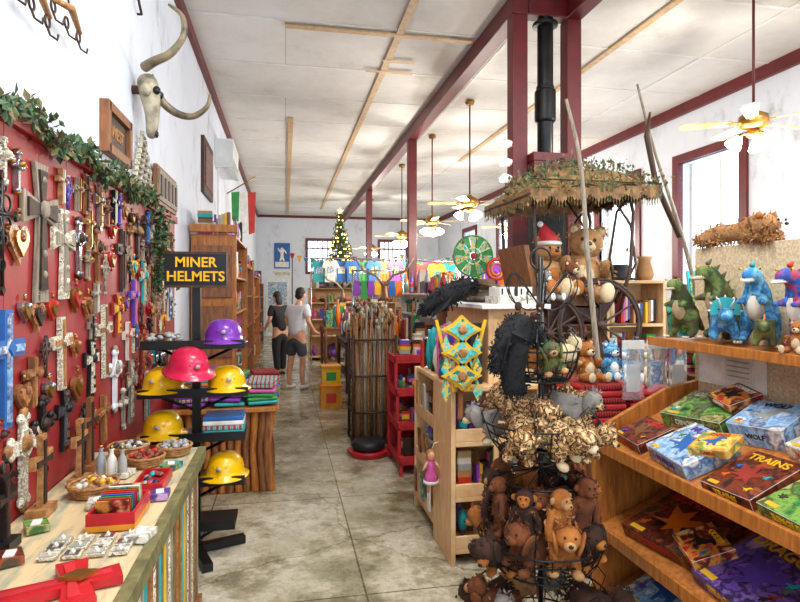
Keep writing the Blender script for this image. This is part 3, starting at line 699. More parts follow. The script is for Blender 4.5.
# ---------------------------------------------------------------- people
def person(name,x,y,rz,shirt,bottom,hair,sc=1.0,long_hair=False,lean=.12,long_legs=False):
    root=bpy.data.objects.new(name,None); COL.objects.link(root); root.location=(x,y,0); bpy.context.view_layer.update()
    M=T(x,y,0,rz,sc)
    L=lambda z:-(z-.92)*lean if z>.92 else 0
    P=[(0,0,.92),(0,L(1.08),1.08),(0,L(1.28),1.28),(0,L(1.41),1.42),(0,L(1.5)-.03,1.5)]
    R=[.125,.112,.13,.052,.05]; E=[(0,1),(1,2),(2,3),(3,4)]
    def a(p,r,par):
        P.append(p);R.append(r);E.append((par,len(P)-1)); return len(P)-1
    for s in(-1,1):
        k=a((s*.09,0,.84),.092,0); k=a((s*.1,-.02+s*.03,.48),.058,k); k=a((s*.105,.02+s*.04,.27),.05,k); k=a((s*.1,.01+s*.05,.085),.036,k); a((s*.12,-.13+s*.05,.035),.036,k)
        ly=L(1.37)
        k=a((s*.17,ly,1.375),.058,2); k=a((s*.235,ly+.03,1.13),.042,k); k=a((s*.22,ly-.14,.97),.03,k); h=a((s*.21,ly-.21,.93),.03,k)
        for q in range(4):
            f=a((s*(.21+(q-1.5)*.019),ly-.265,.915+.004*q),.0095,h); a((s*(.208+(q-1.5)*.018),ly-.292-.006*(1-abs(q-1.5)),.892),.008,f)
        t=a((s*.178,ly-.235,.935),.0105,h); a((s*.172,ly-.26,.92),.009,t)
    V,F=skin_mesh(P,E,R,2)
    mb=MB(); mb.M=M; mb.add(V,F,'skin_tone',True); mb.build('body',parent=root)
    hb=MB(); hz=1.585; hy=L(1.55)-.045; hb.M=M@T(0,hy,hz,0,1,.22 if lean>.05 else 0)
    hb.ell((0,0,0),(.074,.092,.112),'skin_tone',u=20,w=14); hb.ell((0,-.03,-.06),(.05,.058,.048),'skin_tone',u=14,w=8)
    hb.ell((0,-.098,-.012),(.013,.02,.024),'skin_tone'); hb.ell((0,-.086,-.055),(.024,.01,.007),'santa_red')
    for s in(-1,1):
        hb.ell((s*.03,-.083,.01),(.013,.008,.007),'ware_14',u=8,w=6); hb.ell((s*.03,-.09,.01),(.006,.004,.006),'eye_black',u=8,w=6)
        hb.ell((s*.076,.005,-.008),(.01,.02,.032),'skin_tone',u=8,w=6); hb.tube([(s*.045,-.082,.03),(s*.018,-.09,.031)],.004,hair,5)
    hb.ell((0,.02,.035),(.083,.092,.092),hair,(-.25,0,0),18,12,.03)
    if long_hair: hb.ell((0,.06,-.06),(.075,.05,.14),hair,u=14,w=10,jit=.04)
    else: hb.ell((0,.045,-.02),(.074,.06,.075),hair,u=14,w=10,jit=.03)
    hb.build('head',parent=root)
    P2=[(0,0,.86),(0,L(1.05),1.05),(0,L(1.28),1.28),(0,L(1.38),1.385)];R2=[.152,.146,.154,.085];E2=[(0,1),(1,2),(2,3)]
    for s in(-1,1):
        P2.append((s*.17,L(1.37),1.37));R2.append(.08);E2.append((2,len(P2)-1)); P2.append((s*.222,L(1.37)+.022,1.19));R2.append(.068);E2.append((len(P2)-2,len(P2)-1))
    V,F=skin_mesh(P2,E2,R2,2); sb=MB(); sb.M=M; sb.add(V,F,shirt,True); sb.build('shirt',parent=root)
    P3=[(0,0,.93),(0,0,.86)];R3=[.142,.138];E3=[(0,1)]
    for s in(-1,1):
        P3.append((s*.09,0,.8));R3.append(.11);E3.append((1,len(P3)-1)); P3.append((s*.102,-.015+s*.028,.53));R3.append(.088);E3.append((len(P3)-2,len(P3)-1))
        if long_legs: P3.append((s*.1,.01+s*.05,.1));R3.append(.06);E3.append((len(P3)-2,len(P3)-1))
    V,F=skin_mesh(P3,E3,R3,2); sb=MB(); sb.M=M; sb.add(V,F,bottom,True); sb.build('trousers' if long_legs else 'shorts',parent=root)
    sh=MB(); sh.M=M
    for s in(-1,1):
        sh.ell((s*.112,-.05+s*.05,.04),(.048,.125,.04),'ware_14' if not long_legs else 'ware_09',u=14,w=8); sh.ell((s*.112,-.05+s*.05,.014),(.05,.13,.014),'ware_12',u=14,w=6)
    sh.build('shoes',parent=root)
safe(lambda:person('man_shopping',.19,10.1,pi*.78,'tee_white','shorts_grey','hair_dark',1.02))
safe(lambda:person('woman_shopping',-.1,11.7,pi*1.2,'cloth_black','cloth_black','hair_dark',.98,True,.1,True))

# ---------------------------------------------------------------- centre aisle
SHIRT=[(-.07,0),(-.15,-.03),(-.2,-.16),(-.14,-.19),(-.13,-.13),(-.13,-.5),(.13,-.5),(.13,-.13),(.14,-.19),(.2,-.16),(.15,-.03),(.07,0),(0,-.04)]
def rail(name,x0,x1,y,z,step,seed):
    mb=MB(); rnd=random.Random(seed); mb.tube([(x0,y,z),(x1,y,z)],.015,'chrome',8)
    for x in(x0+.03,(x0+x1)/2,x1-.03): mb.cyl((x,y,0),(x,y,z),.018,.018,'chrome',8)
    cols=['ware_00','ware_02','ware_11','ware_03','ware_14','ware_10','ware_05','ware_01','ware_03','ware_04']
    x=x0+.22; k=0
    while x<x1-.2:
        yy=y-(k%2)*.06; mb.prism(SHIRT,-.015,.015,rnd.choice(cols),T(x,yy,z-.04)); mb.tube([(x,y,z),(x,y,z-.07)],.005,'chrome',5)
        mb.bx(x-.08,x+.08,yy-.02,yy-.017,z-.34,z-.18,ARTS[rnd.randrange(8)]); x+=step; k+=1
    mb.build(name)
def centre():
    mb=MB(); cx,cy=.97,6.5; rnd=random.Random(6)
    mb.bx(cx-.24,cx+.24,cy-.2,cy+.2,0,.06,'dark_wood')
    for z in(.35,.75,1.15):
        for a,b in(((cx-.24,cy-.2),(cx+.24,cy-.2)),((cx+.24,cy-.2),(cx+.24,cy+.2)),((cx+.24,cy+.2),(cx-.24,cy+.2)),((cx-.24,cy+.2),(cx-.24,cy-.2))): mb.tube([(*a,z),(*b,z)],.012,'dark_wood',6)
    for sx in(-1,1):
        for sy in(-1,1): mb.cyl((cx+sx*.24,cy+sy*.2,0),(cx+sx*.24,cy+sy*.2,1.2),.018,.018,'dark_wood',8)
    for k in range(110):
        x=cx+rnd.uniform(-.21,.21); y=cy+rnd.uniform(-.17,.17); h=rnd.uniform(1.25,1.55)
        m=rnd.choice(['grey_wood','brown_wood','wicker','wicker','grey_wood'])
        mb.tube([(x,y,.06),(x+rnd.uniform(-.02,.02),y,h*.5),(x+rnd.uniform(-.03,.03),y+rnd.uniform(-.02,.02),h)],.012,m,6)
        mb.ell((x,y,h),(.022,.022,.03),rnd.choice([m,'dark_wood','speckle_cross']),u=6,w=5)
    mb.build('walking_stick_rack')
    mb=MB(); mb.lathe([(.0,.0),(.18,.0),(.22,.06),(.2,.07),(.0,.03)],(.84,5.9,0),'red_enamel',24,cap=False); mb.lathe([(.14,.05),(.18,.12),(.15,.16),(.04,.17)],(.84,5.9,0),'ware_09',20); mb.build('red_bowl_stack')
    mb=MB(); x0,x1,y0,y1=1.02,1.44,5.15,5.8
    for i,z in enumerate((.12,.42,.72,1.02)):
        mb.bx(x0,x1,y0+i*.08,y1,z-.02,z,'santa_red'); mb.bx(x0,x1,y0+i*.08,y0+i*.08+.02,z,z+.06,'santa_red'); mb.bx(x0,x0+.015,y0+i*.08,y1,z,z+.05,'santa_red')
    mb.bx(x1-.02,x1,y0,y1,0,1.05,'santa_red'); mb.bx(x0,x0+.03,y1-.03,y1,0,1.05,'santa_red'); mb.bx(x0,x0+.03,y0,y0+.03,0,.12,'santa_red'); mb.bx(x0+.02,x1-.02,y1-.02,y1,0,1.05,'santa_red')
    for i in range(3): mb.bx(x0,x0+.03,y0+(i+1)*.08,y0+(i+1)*.08+.03,.12+i*.3,.42+i*.3,'santa_red')
    mb.build('red_tier_shelf',.004)
    g=MB(); rnd=random.Random(1)
    for i,z in enumerate((.12,.42,.72)): goods(g,x0+.04,x1-.04,y0+.06+i*.08,y1-.04,z,.22,rnd,.1,[0,4,3,5])
    goods(g,x0+.04,x1-.04,y0+.3,y1-.02,1.02,.3,rnd,.12); g.build('assorted_souvenirs')
    mb=MB(); mb.bx(.5,.8,8.3,8.6,0,.32,'card_orange'); mb.bx(.52,.78,8.32,8.58,.32,.6,'yellow_plastic'); mb.bx(.49,.81,8.29,8.61,.3,.33,'ware_05'); mb.bx(.58,.72,8.293,8.3,.08,.22,'ware_00'); mb.bx(.51,.79,8.31,8.59,.57,.61,'card_orange'); mb.bx(.58,.72,8.313,8.32,.4,.52,'ware_03'); mb.build('yellow_carton_stack',.006)
    def tbl(name,x0,x1,y0,y1,h,mat,seed,gh=.3,w=.17):
        mb=MB(); mb.bx(x0,x1,y0,y1,h-.04,h,mat)
        for x in(x0+.05,x1-.05):
            for y in(y0+.05,y1-.05): mb.cyl((x,y,0),(x,y,h-.04),.03,.035,mat,8)
        mb.bx(x0+.04,x1-.04,y0+.04,y1-.04,.25,.28,mat); mb.bx(x0+.04,x1-.04,y0+.03,y0+.05,h-.14,h-.04,mat); mb.bx(x0+.03,x0+.05,y0+.04,y1-.04,h-.14,h-.04,mat)
        mb.build(name,.004); g=MB(); rnd=random.Random(seed); goods(g,x0+.03,x1-.03,y0+.03,y1-.03,h,gh,rnd,w); goods(g,x0+.08,x1-.08,y0+.08,y1-.08,.28,.35,rnd,w*1.3); g.build('assorted_souvenirs')
    tbl('display_table',.95,1.75,9.4,11.0,.85,'dark_wood',21,.5)
    tbl('display_table',.75,1.7,11.6,12.9,.95,'brown_wood',22,.6)
    tbl('display_table',.95,1.8,7.1,8.2,1.0,'dark_wood',23,.55,.14)
    tbl('display_table',2.4,3.9,6.6,8.0,1.2,'brown_wood',24,.65)
    tbl('display_table',2.5,4.6,8.8,10.4,1.1,'brown_wood',25,.8)
    tbl('display_table',2.5,4.6,11.2,12.6,1.2,'brown_wood',26,.9)
    tbl('display_table',4.0,5.1,4.9,6.1,1.2,'brown_wood',27,.7)
    unit('shelf_unit',.55,4.2,14.0,14.4,1.75,[.1,.6,1.0,1.4],'pine','-y',31,.2,top=.4)
    unit('shelf_unit',1.05,1.95,15.6,16.1,2.25,[.1,.7,1.3,1.8],'brown_wood','-y',32,.2,top=.0)
    unit('shelf_unit',5.4,5.75,5.0,8.2,1.1,[.1,.55],'brown_wood','-x',33,.2,top=.4)
    unit('shelf_unit',5.4,5.75,8.8,14.5,1.1,[.1,.55],'pine','-x',34,.24,top=.4)
    unit('shelf_unit',1.85,2.05,6.9,9.4,1.65,[.1,.6,1.05,1.35],'white_paint','-x',35,.14,top=.35)
    unit('shelf_unit',1.75,2.05,5.45,6.6,1.6,[.1,.5,.9,1.25],'brown_wood','-x',36,.14,top=.25)
    rail('tshirt_display_rail',.55,4.9,13.3,2.42,.25,1)
    rail('tshirt_display_rail',2.35,4.6,10.8,2.25,.28,2)
    mb=MB(); rnd=random.Random(4); mb.tube([(1.0,8.85,2.0),(1.8,8.85,2.0)],.012,'chrome',8)
    for x in(1.02,1.78): mb.cyl((x,8.85,0),(x,8.85,2.0),.015,.015,'chrome',8)
    for k in range(7):
        x=1.08+k*.11; h=rnd.uniform(.2,.3); w=.09; c=rnd.choice(['ware_00','ware_04','ware_05','blanket_multi','ware_02','ware_01','ware_10','ware_03'])
        mb.prism([(-w*.5,-.16),(w*.5,-.16),(w*.6,-.16-h),(0,-.18-h),(-w*.6,-.16-h)],-.02,.02,c,T(x,8.85,2.0)); mb.tube([(x-.035,8.85,1.84),(x-.02,8.85,1.95),(x,8.85,2.01),(x+.02,8.85,1.95),(x+.035,8.85,1.84)],.005,c,5)
        for q in(-1,0,1): mb.tube([(x+q*.03,8.85,1.84-h),(x+q*.03,8.85,1.78-h)],.004,'ware_14',4)
    mb.build('woven_bag_rail')
    mb=MB(); pts=[(.2+i*.2,16.8,2.75-.18*math.sin(pi*(i%8)/8)) for i in range(25)]; mb.tube(pts,.006,'ware_14',4)
    for i,p in enumerate(pts): mb.prism([(-.08,0),(.08,0),(0,-.2)],-.004,.004,['ware_00','ware_02','ware_01','ware_03','ware_10'][i%5],T(*p))
    for x in(.2,5.0): mb.cyl((x,16.8,0),(x,16.8,2.76),.015,.015,'dark_wood',8)
    mb.build('bunting_string')
    mb=MB(); rnd=random.Random(3); x,y,z0=1.48,15.85,2.26
    mb.lathe([(.14,0),(.16,.12),(.12,.14)],(x,y,z0),'red_enamel',12); mb.cyl((x,y,z0+.1),(x,y,z0+1.5),.03,.01,'dark_wood',8)
    for k in range(14):
        zz=z0+.2+k*.1; r=.36*(1-k/14.5)
        for j in range(max(5,int(26*r/.36))):
            a=rnd.uniform(0,6.3); e=(x+r*math.cos(a),y+r*math.sin(a),zz-.05); mb.tube([(x,y,zz+.04),e],[.012,.003],'leaf_green',4)
            mb.leaves(e,4,.03,.07,['leaf_green','leaf_dry'],rnd); mb.leaves((x+.6*r*math.cos(a),y+.6*r*math.sin(a),zz),4,.04,.08,['leaf_green'],rnd)
            if j%3==0: mb.ell((e[0],e[1],e[2]),.02,'fairy_gold',u=6,w=5)
    mb.prism([(.09*(1 if i%2==0 else .4)*math.sin(i*pi/5),.09*(1 if i%2==0 else .4)*math.cos(i*pi/5)) for i in range(10)],-.01,.01,'fairy_gold',T(x,y,z0+1.6))
    mb.build('christmas_tree')
    mb=MB(); c=Vector((2.28,6.85,2.12)); mb.cyl((c.x,c.y,1.2),(c.x,c.y,c.z),.012,.012,'rust_iron',8); mb.lathe([(.1,0),(.1,.02)],(c.x,c.y,1.2),'rust_iron',14)
    mb.ring(c+Vector((0,-.03,0)),.25,.012,'ware_03',RX,28); mb.ring(c+Vector((0,-.03,0)),.1,.008,'ware_14',RX)
    for k in range(14):
        M=T(c.x,c.y-.03,c.z)@Euler((0,k*2*pi/14,0)).to_matrix().to_4x4()@Euler((0,0,.35)).to_matrix().to_4x4()
        mb.prism([(-.012,.05),(-.05,.24),(.05,.24),(.012,.05)],-.003,.003,'ware_03' if k%2 else 'turq_pattern',M)
    mb.ell(c+Vector((0,-.04,0)),(.04,.02,.04),'santa_red'); mb.build('windmill_ornament')
    mb=MB(); mb.ring((2.5,6.6,1.95),.12,.022,'ware_00',RX,24); mb.ring((2.5,6.6,1.95),.07,.015,'ware_05',RX,24); mb.cyl((2.5,6.6,1.21),(2.5,6.6,1.83),.01,.01,'rust_iron',6); mb.build('red_wreath_ornament')
    for (x,y,z,s) in ((1.35,7.9,1.95,1.0),(1.2,12.3,1.9,1.1)):
        mb=MB()
        mb.lathe([(.09,0),(.05,.06),(.03,.2)],(x,y,z-.4),'brown_wood',10)
        for sgn in(-1,1):
            Q=[(x,y,z-.2),(x+sgn*.12*s,y,z-.05),(x+sgn*.3*s,y,z+.02),(x+sgn*.42*s,y,z+.2*s)]
            mb.tube(Q,[.025,.02,.016,.006],'bone',7)
            for q in(1,2): mb.tube([Q[q],(Q[q][0]+sgn*.03,y,Q[q][2]+.17*s)],[.014,.004],'bone',6)
        mb.build('antler_ornament')
safe(centre)

# ---------------------------------------------------------------- plush builders
def bear(name,x,y,z,s,rz,m,m2,hat=False,rx=0,ry=0,tuft=500):
    mb=MB(); mb.M=T(x,y,z,rz,s,rx,ry); r=random.Random(int(x*100))
    e=lambda c,q,mm,rot=None,u=16,w=12,j=.05: mb.ell(c,q,mm,rot,u,w,j,r)
    e((0,0,.24),(.2,.17,.25),m); e((0,-.06,.22),(.14,.13,.18),m2); e((0,-.02,.58),(.17,.15,.155),m); e((0,-.15,.54),(.08,.08,.065),m2)
    for q in(-1,1):
        e((q*.13,0,.71),(.06,.03,.06),m); e((q*.22,-.09,.32),(.065,.17,.065),m,(-.6,0,q*-.3)); e((q*.15,-.24,.08),(.08,.2,.08),m,(0,0,q*-.25))
    inv=mb.M.inverted(); V=[inv@v for v in mb.v]
    V=[v for v in V if not (v.y<-.13 and v.z>.46)]
    mb.fur(V,tuft,.05,[m,m2,m] if m!=m2 else [m],r)
    e((0,-.225,.565),(.03,.02,.022),'eye_black',j=0); mb.tube([(0,-.225,.55),(0,-.22,.52),(.03,-.21,.51)],.005,'eye_black',5)
    for q in(-1,1): e((q*.13,-.022,.71),(.038,.016,.038),m2); e((q*.06,-.16,.61),(.016,.012,.018),'eye_black',j=0); e((q*.19,-.42,.1),(.07,.05,.095),m2)
    if hat:
        mb.lathe([(.15,0),(.13,.08),(.07,.2),(.02,.28)],(0,-.02,.66),'santa_red',14,Euler((0,-.3,0)).to_matrix().to_4x4()); mb.ring((0,-.02,.67),.145,.03,'ware_14',n=18); mb.ell((-.12,-.02,.92),.04,'ware_14')
    mb.build(name)
SK_DOG=skin_mesh([(0,.24,.24),(0,.02,.27),(0,-.2,.34),(0,-.36,.52),(0,.36,.34),(.15,.2,.12),(.17,.12,.04),(-.15,.2,.12),(-.17,.12,.04),(.15,-.22,.16),(.17,-.32,.04),(-.15,-.22,.16),(-.17,-.32,.04)],
   [(0,1),(1,2),(2,3),(0,4),(0,5),(5,6),(0,7),(7,8),(2,9),(9,10),(2,11),(11,12)],[.21,.22,.2,.14,.05,.1,.08,.1,.08,.09,.075,.09,.075],1,1)
# hanging long-limbed plush: arms and legs dangle, tail curls
SK_MON=skin_mesh([(0,0,.0),(0,0,.2),(0,0,.34),(.16,-.02,.2),(.24,-.04,.02),(.22,-.08,-.16),(-.16,-.02,.2),(-.24,-.04,.02),(-.2,-.08,-.16),(.09,-.02,-.16),(.12,-.06,-.34),(.12,-.14,-.44),(-.09,-.02,-.16),(-.12,-.06,-.34),(-.12,-.14,-.44),(0,.12,-.1),(.06,.16,-.26)],
   [(0,1),(1,2),(1,3),(3,4),(4,5),(1,6),(6,7),(7,8),(0,9),(9,10),(10,11),(0,12),(12,13),(13,14),(0,15),(15,16)],[.16,.15,.08,.07,.06,.055,.07,.06,.055,.08,.065,.06,.08,.065,.06,.035,.025],1,0)
def dog(mb,x,y,z,s,rz,m,m2,rx=0,ry=0,tuft=320):
    mb.M=T(x,y,z,rz,s,rx,ry); r=random.Random(int(x*1000+z*77))
    e=lambda c,q,mm,rot=None,j=.03: mb.ell(c,q,mm,rot,14,10,j,r)
    V,F=SK_DOG; mb.add(V,F,m,True); mb.fur([v for v in V if v[1]>-.42],tuft,.09,[m,m,m2],r)
    e((0,-.42,.56),(.18,.17,.16),m); e((0,-.56,.5),(.09,.1,.07),m2); e((0,-.66,.53),(.035,.025,.025),'eye_black',j=0)
    hv=[(.17*math.cos(a)*math.cos(b),-.40+.15*math.sin(a)*math.cos(b),.58+.16*math.sin(b)) for a in [k*.5 for k in range(13)] for b in (0,.4,.8,1.2) if math.sin(a)*math.cos(b)>-.5]
    mb.fur(hv,60,.08,[m],r)
    for q in(-1,1):
        e((q*.18,-.4,.48),(.04,.1,.18),m,(0,q*.25,0)); e((q*.07,-.565,.61),(.018,.014,.02),'eye_black',j=0)
        e((q*.17,-.36,.04),(.085,.1,.06),m2)
    mb.M=Matrix()
def monkey(mb,x,y,z,s,rz,m,m2,rx=0,ry=0,tuft=360):
    mb.M=T(x,y,z,rz,s,rx,ry); r=random.Random(int(x*1000+z*77))
    e=lambda c,q,mm,rot=None,j=.03: mb.ell(c,q,mm,rot,14,10,j,r)
    V,F=SK_MON; mb.add(V,F,m,True); mb.fur(V,tuft,.08,[m,m,m2],r)
    e((0,-.02,.42),(.16,.15,.15),m); e((0,-.1,.42),(.12,.08,.1),m2); e((0,-.15,.37),(.085,.07,.06),m2); e((0,-.215,.39),(.02,.012,.012),'eye_black',j=0)
    for q in(-1,1):
        e((q*.17,-.02,.43),(.05,.025,.055),m2); e((q*.045,-.165,.46),(.017,.012,.02),'eye_black',j=0)
    mb.M=Matrix()
def trex(name,x,y,z,s,rz,m,belly,spike):
    mb=MB(); mb.M=T(x,y,z,rz,s)
    P=[(-.1,0,.46),(-.42,0,.26),(-.62,0,.12),(.04,0,.66),(.1,0,.86),(.2,0,1.0),(.42,0,.97)]; R=[.2,.1,.03,.17,.12,.14,.085]; E=[(0,1),(1,2),(0,3),(3,4),(4,5),(5,6)]
    for q in(-1,1):
        n=len(P); P+=[(0,q*.18,.32),(-.08,q*.19,.15),(.12,q*.19,.05)]; R+=[.12,.075,.065]; E+=[(0,n),(n,n+1),(n+1,n+2)]
        n=len(P); P+=[(.2,q*.15,.62),(.32,q*.14,.6)]; R+=[.045,.035]; E+=[(3,n),(n,n+1)]
    V,F=skin_mesh(P,E,R,2); mb.add(V,F,m,True)
    mb.ell((.1,0,.55),(.12,.13,.22),belly,(0,.15,0)); mb.ell((.36,0,.9),(.12,.07,.03),belly,(0,.1,0))
    for q in(-1,1):
        mb.ell((.29,q*.12,1.06),.02,'ware_02'); mb.ell((.305,q*.13,1.062),.012,'eye_black')
        for k in range(3): mb.ell((.2,q*.19+(k-1)*.04,.035),(.04,.016,.022),'ware_06')
        for k in range(5): mb.cyl((.3+k*.035,q*.06,.93),(.3+k*.035,q*.06,.89),.012,.002,'ware_14',5)
    sp=sm([(.2,0,1.13),(0,0,1.0),(-.1,0,.82),(-.2,0,.62),(-.42,0,.36),(-.58,0,.17)],3)
    for c in sp[::2]: mb.cyl(c+Vector((.02,0,-.03)),c+Vector((-.06,0,.05)),.04,.003,spike,6)
    mb.build(name)
def quad(name,x,y,z,s,rz,m,belly,horned=True):
    mb=MB(); mb.M=T(x,y,z,rz,s)
    P=[(-.22,0,.42),(.0,0,.46),(.2,0,.44),(.36,0,.5),(.5,0,.52),(.68,0,.44),(-.45,0,.36),(-.72,0,.3)]; R=[.18,.2,.19,.13,.13,.065,.09,.03]; E=[(0,1),(1,2),(2,3),(3,4),(4,5),(0,6),(6,7)]
    for q in(-1,1):
        for i,x0 in((0,-.22),(2,.22)):
            n=len(P); P+=[(x0,q*.15,.22),(x0+.02,q*.17,.05)]; R+=[.085,.07]; E+=[(i,n),(n,n+1)]
    V,F=skin_mesh(P,E,R,2,1); mb.add(V,F,m,True)
    for q in(-1,1): mb.ell((.55,q*.115,.605),.016,'eye_black')
    if horned:
        fr=[(.24*math.cos(a),.24*math.sin(a)) for a in [i*pi/10 for i in range(-1,12)]]
        mb.prism(fr,-.02,.02,belly,T(.36,0,.58,pi/2,1))
        for k in range(7): a=pi*k/6; mb.cyl((.36,.23*math.cos(a),.58+.23*math.sin(a)),(.36,.28*math.cos(a),.58+.28*math.sin(a)),.025,.004,'ware_14',6)
        for q in(-1,1): mb.cyl((.5,q*.08,.63),(.66,q*.12,.8),.03,.004,'ware_14',8)
        mb.cyl((.66,0,.48),(.72,0,.58),.022,.004,'ware_14',8)
    else:
        for k in range(10):
            t=k/9; c=Vector((.35,0,.62)).lerp(Vector((-.6,0,.36)),t); c.z+=.1*math.sin(t*pi); mb.prism([(-.05,0),(0,.12),(.05,0)],-.012,.012,belly,T(c.x,c.y,c.z))
    mb.build(name)

# ---------------------------------------------------------------- pine display + top items
def pine():
    YE=4.45
    mb=MB()
    case(mb,1.0,1.6,3.42,3.82,0,1.1,[.1,.42,.76,1.1],'pine','-y',.03)
    case(mb,1.0,1.6,3.83,YE,0,1.1,[.1,.42,.76,1.1],'pine','-x',.03)
    mb.bx(1.27,1.3,3.5,YE,1.1,1.58,'pine'); mb.bx(1.3,1.6,3.5,3.53,1.1,1.58,'pine'); mb.bx(1.2,1.66,3.42,YE+.05,1.58,1.61,'white_paint')
    for z in(.12,.44,.78): mb.bx(1.03,1.57,3.42,3.435,z-.02,z+.06,'pine')
    for z in(.12,.44,.78): mb.bx(1.0,1.012,3.86,YE-.03,z-.02,z+.05,'pine')
    mb.bx(1.28,1.31,3.42,3.45,0,1.1,'pine')
    mb.build('pine_display_shelf',.004)
    g=MB(); rnd=random.Random(12)
    for z in(.1,.42,.76): goods(g,1.05,1.55,3.46,3.78,z,.29,rnd,.11,[0,4,8,7,3,5]); goods(g,1.03,1.5,3.88,YE-.05,z,.29,rnd,.12)
    goods(g,1.02,1.25,3.48,YE-.02,1.1,.4,rnd,.11)
    for k in range(7): g.box((.985,3.92+k*.07,[.25,.58,.93][k%3]),(.012,.06,.18),rnd.choice(ARTS+GM),(0,rnd.uniform(-.15,.15),0))
    g.build('assorted_souvenirs')
    # felt hats on top
    def hat(x,y,z,m,band,r=1.0,rz=0):
        mb=MB(); n=24; vs=[];fs=[]
        prof=[(.085,.0),(.15,.004),(.17,.012),(.15,.012),(.088,.012),(.083,.06),(.07,.1),(.04,.108),(0,.098)]
        for rr,zz in prof:
            for k in range(n):
                a=2*pi*k/n; lift=.035*abs(math.cos(a))**3 if rr>.12 else 0
                vs.append((rr*math.cos(a)*r,rr*math.sin(a)*1.12*r,zz*r+lift))
        for i in range(len(prof)-1):
            for k in range(n): fs.append((i*n+k,i*n+(k+1)%n,(i+1)*n+(k+1)%n,(i+1)*n+k))
        mb.M=T(x,y,z,rz); mb.add(vs,fs,m,True); mb.lathe([(.09*r,.014*r),(.089*r,.035*r)],(0,0,0),band,n,Matrix.Diagonal((1,1.12,1,1)),False); mb.build('felt_hat')
    hat(1.42,3.95,1.612,'felt_grey','ware_09',.8,.3); hat(1.42,4.28,1.612,'felt_brown','ware_07',.85,-.2); hat(1.42,3.97,1.70,'felt_brown','ware_14',.75,.8); hat(1.42,4.27,1.705,'cloth_black','ware_12',.8,.1)
    mb=MB(); mb.bx(1.32,1.58,3.46,3.7,1.611,1.66,'art_white'); mb.bx(1.34,1.56,3.48,3.68,1.66,1.72,'ware_14'); mb.bx(1.44,1.46,3.475,3.685,1.66,1.725,'ware_09')
    for k in range(5): mb.bx(1.35+k*.043,1.362+k*.043,3.477,3.479,1.67,1.71,'ware_09')
    mb.build('patterned_gift_box',.004)
    mb=MB(); mb.M=T(1.05,3.36,1.1)
    mb.box((0,.03,.12),(.03,.02,.62),'brown_wood')
    for k in range(3):
        z=.36-.14*k; Q=[(.13*(1 if i%2==0 else .62)*math.sin(i*pi/4),.09*(1 if i%2==0 else .6)*math.cos(i*pi/4)) for i in range(8)]
        mb.prism(Q,-.01,.01,'ware_02',T(0,0,z)); mb.prism([(a*.75,b*.75) for a,b in Q],-.02,-.01,'turq_pattern',T(0,0,z)); mb.ell((0,-.022,z),(.03,.01,.03),'wicker')
        for q in(-1,1): mb.prism([(q*.1-.03,z-.1),(q*.1,z-.03),(q*.1+.03,z-.1),(q*.1,z-.16)],-.006,.004,'turq_pattern')
    for q in(-1,1): mb.box((q*.1,.02,.2),(.02,.015,.45),'ware_02',(0,q*.25,0)); mb.box((q*.05,.02,.2),(.015,.015,.45),'turq_pattern',(0,-q*.3,0))
    mb.build('tin_star_plaque')
    mb=MB(); r=random.Random(2)
    V,F=skin_mesh([(0,0,0),(.08,0,.05),(.14,0,.09),(.22,0,.07),(-.1,0,-.03),(-.2,0,-.1)],[(0,1),(1,2),(2,3),(0,4),(4,5)],[.08,.07,.05,.01,.065,.03],2)
    mb.M=T(1.04,3.6,1.66,.2,.95); mb.add(V,F,'fur_black',True); mb.fur(V,700,.035,['fur_black'],r)
    for q in(-1,1):
        for k in range(7): mb.add([(.0,q*.07,.02),(-.06-.02*k,q*(.09+.006*k),-.02-.012*k),(-.14-.01*k,q*(.08+.006*k),-.08-.012*k),(-.06,q*(.07+.005*k),-.06)],[(0,1,2,3)],'fur_black')
        mb.ell((.155,q*.042,.105),.008,'ware_14'); mb.tube([(0,q*.03,-.05),(.01,q*.03,-.1)],.006,'rust_iron',5)
    mb.build('black_plush_crow')
    mb=MB(); mb.M=T(.95,3.72,.42)
    mb.lathe([(.05,0),(.042,.05),(.022,.11),(.026,.15)],(0,0,0),'ware_10',12); mb.lathe([(.052,0),(.052,.02)],(0,0,.0),'ware_14',12); mb.ell((0,-.01,.18),(.027,.027,.032),'skin_tone'); mb.ell((0,.008,.19),(.031,.031,.034),'wicker')
    for q in(-1,1): mb.tube([(q*.025,0,.14),(q*.06,-.02,.09)],[.01,.008],'skin_tone',6); mb.tube([(q*.018,0,.01),(q*.02,-.01,-.06)],[.01,.008],'skin_tone',6)
    mb.tube([(0,0,.21),(.02,0,.26),(.05,0,.27)],.002,'ware_14',4); mb.build('pink_doll')
safe(pine)

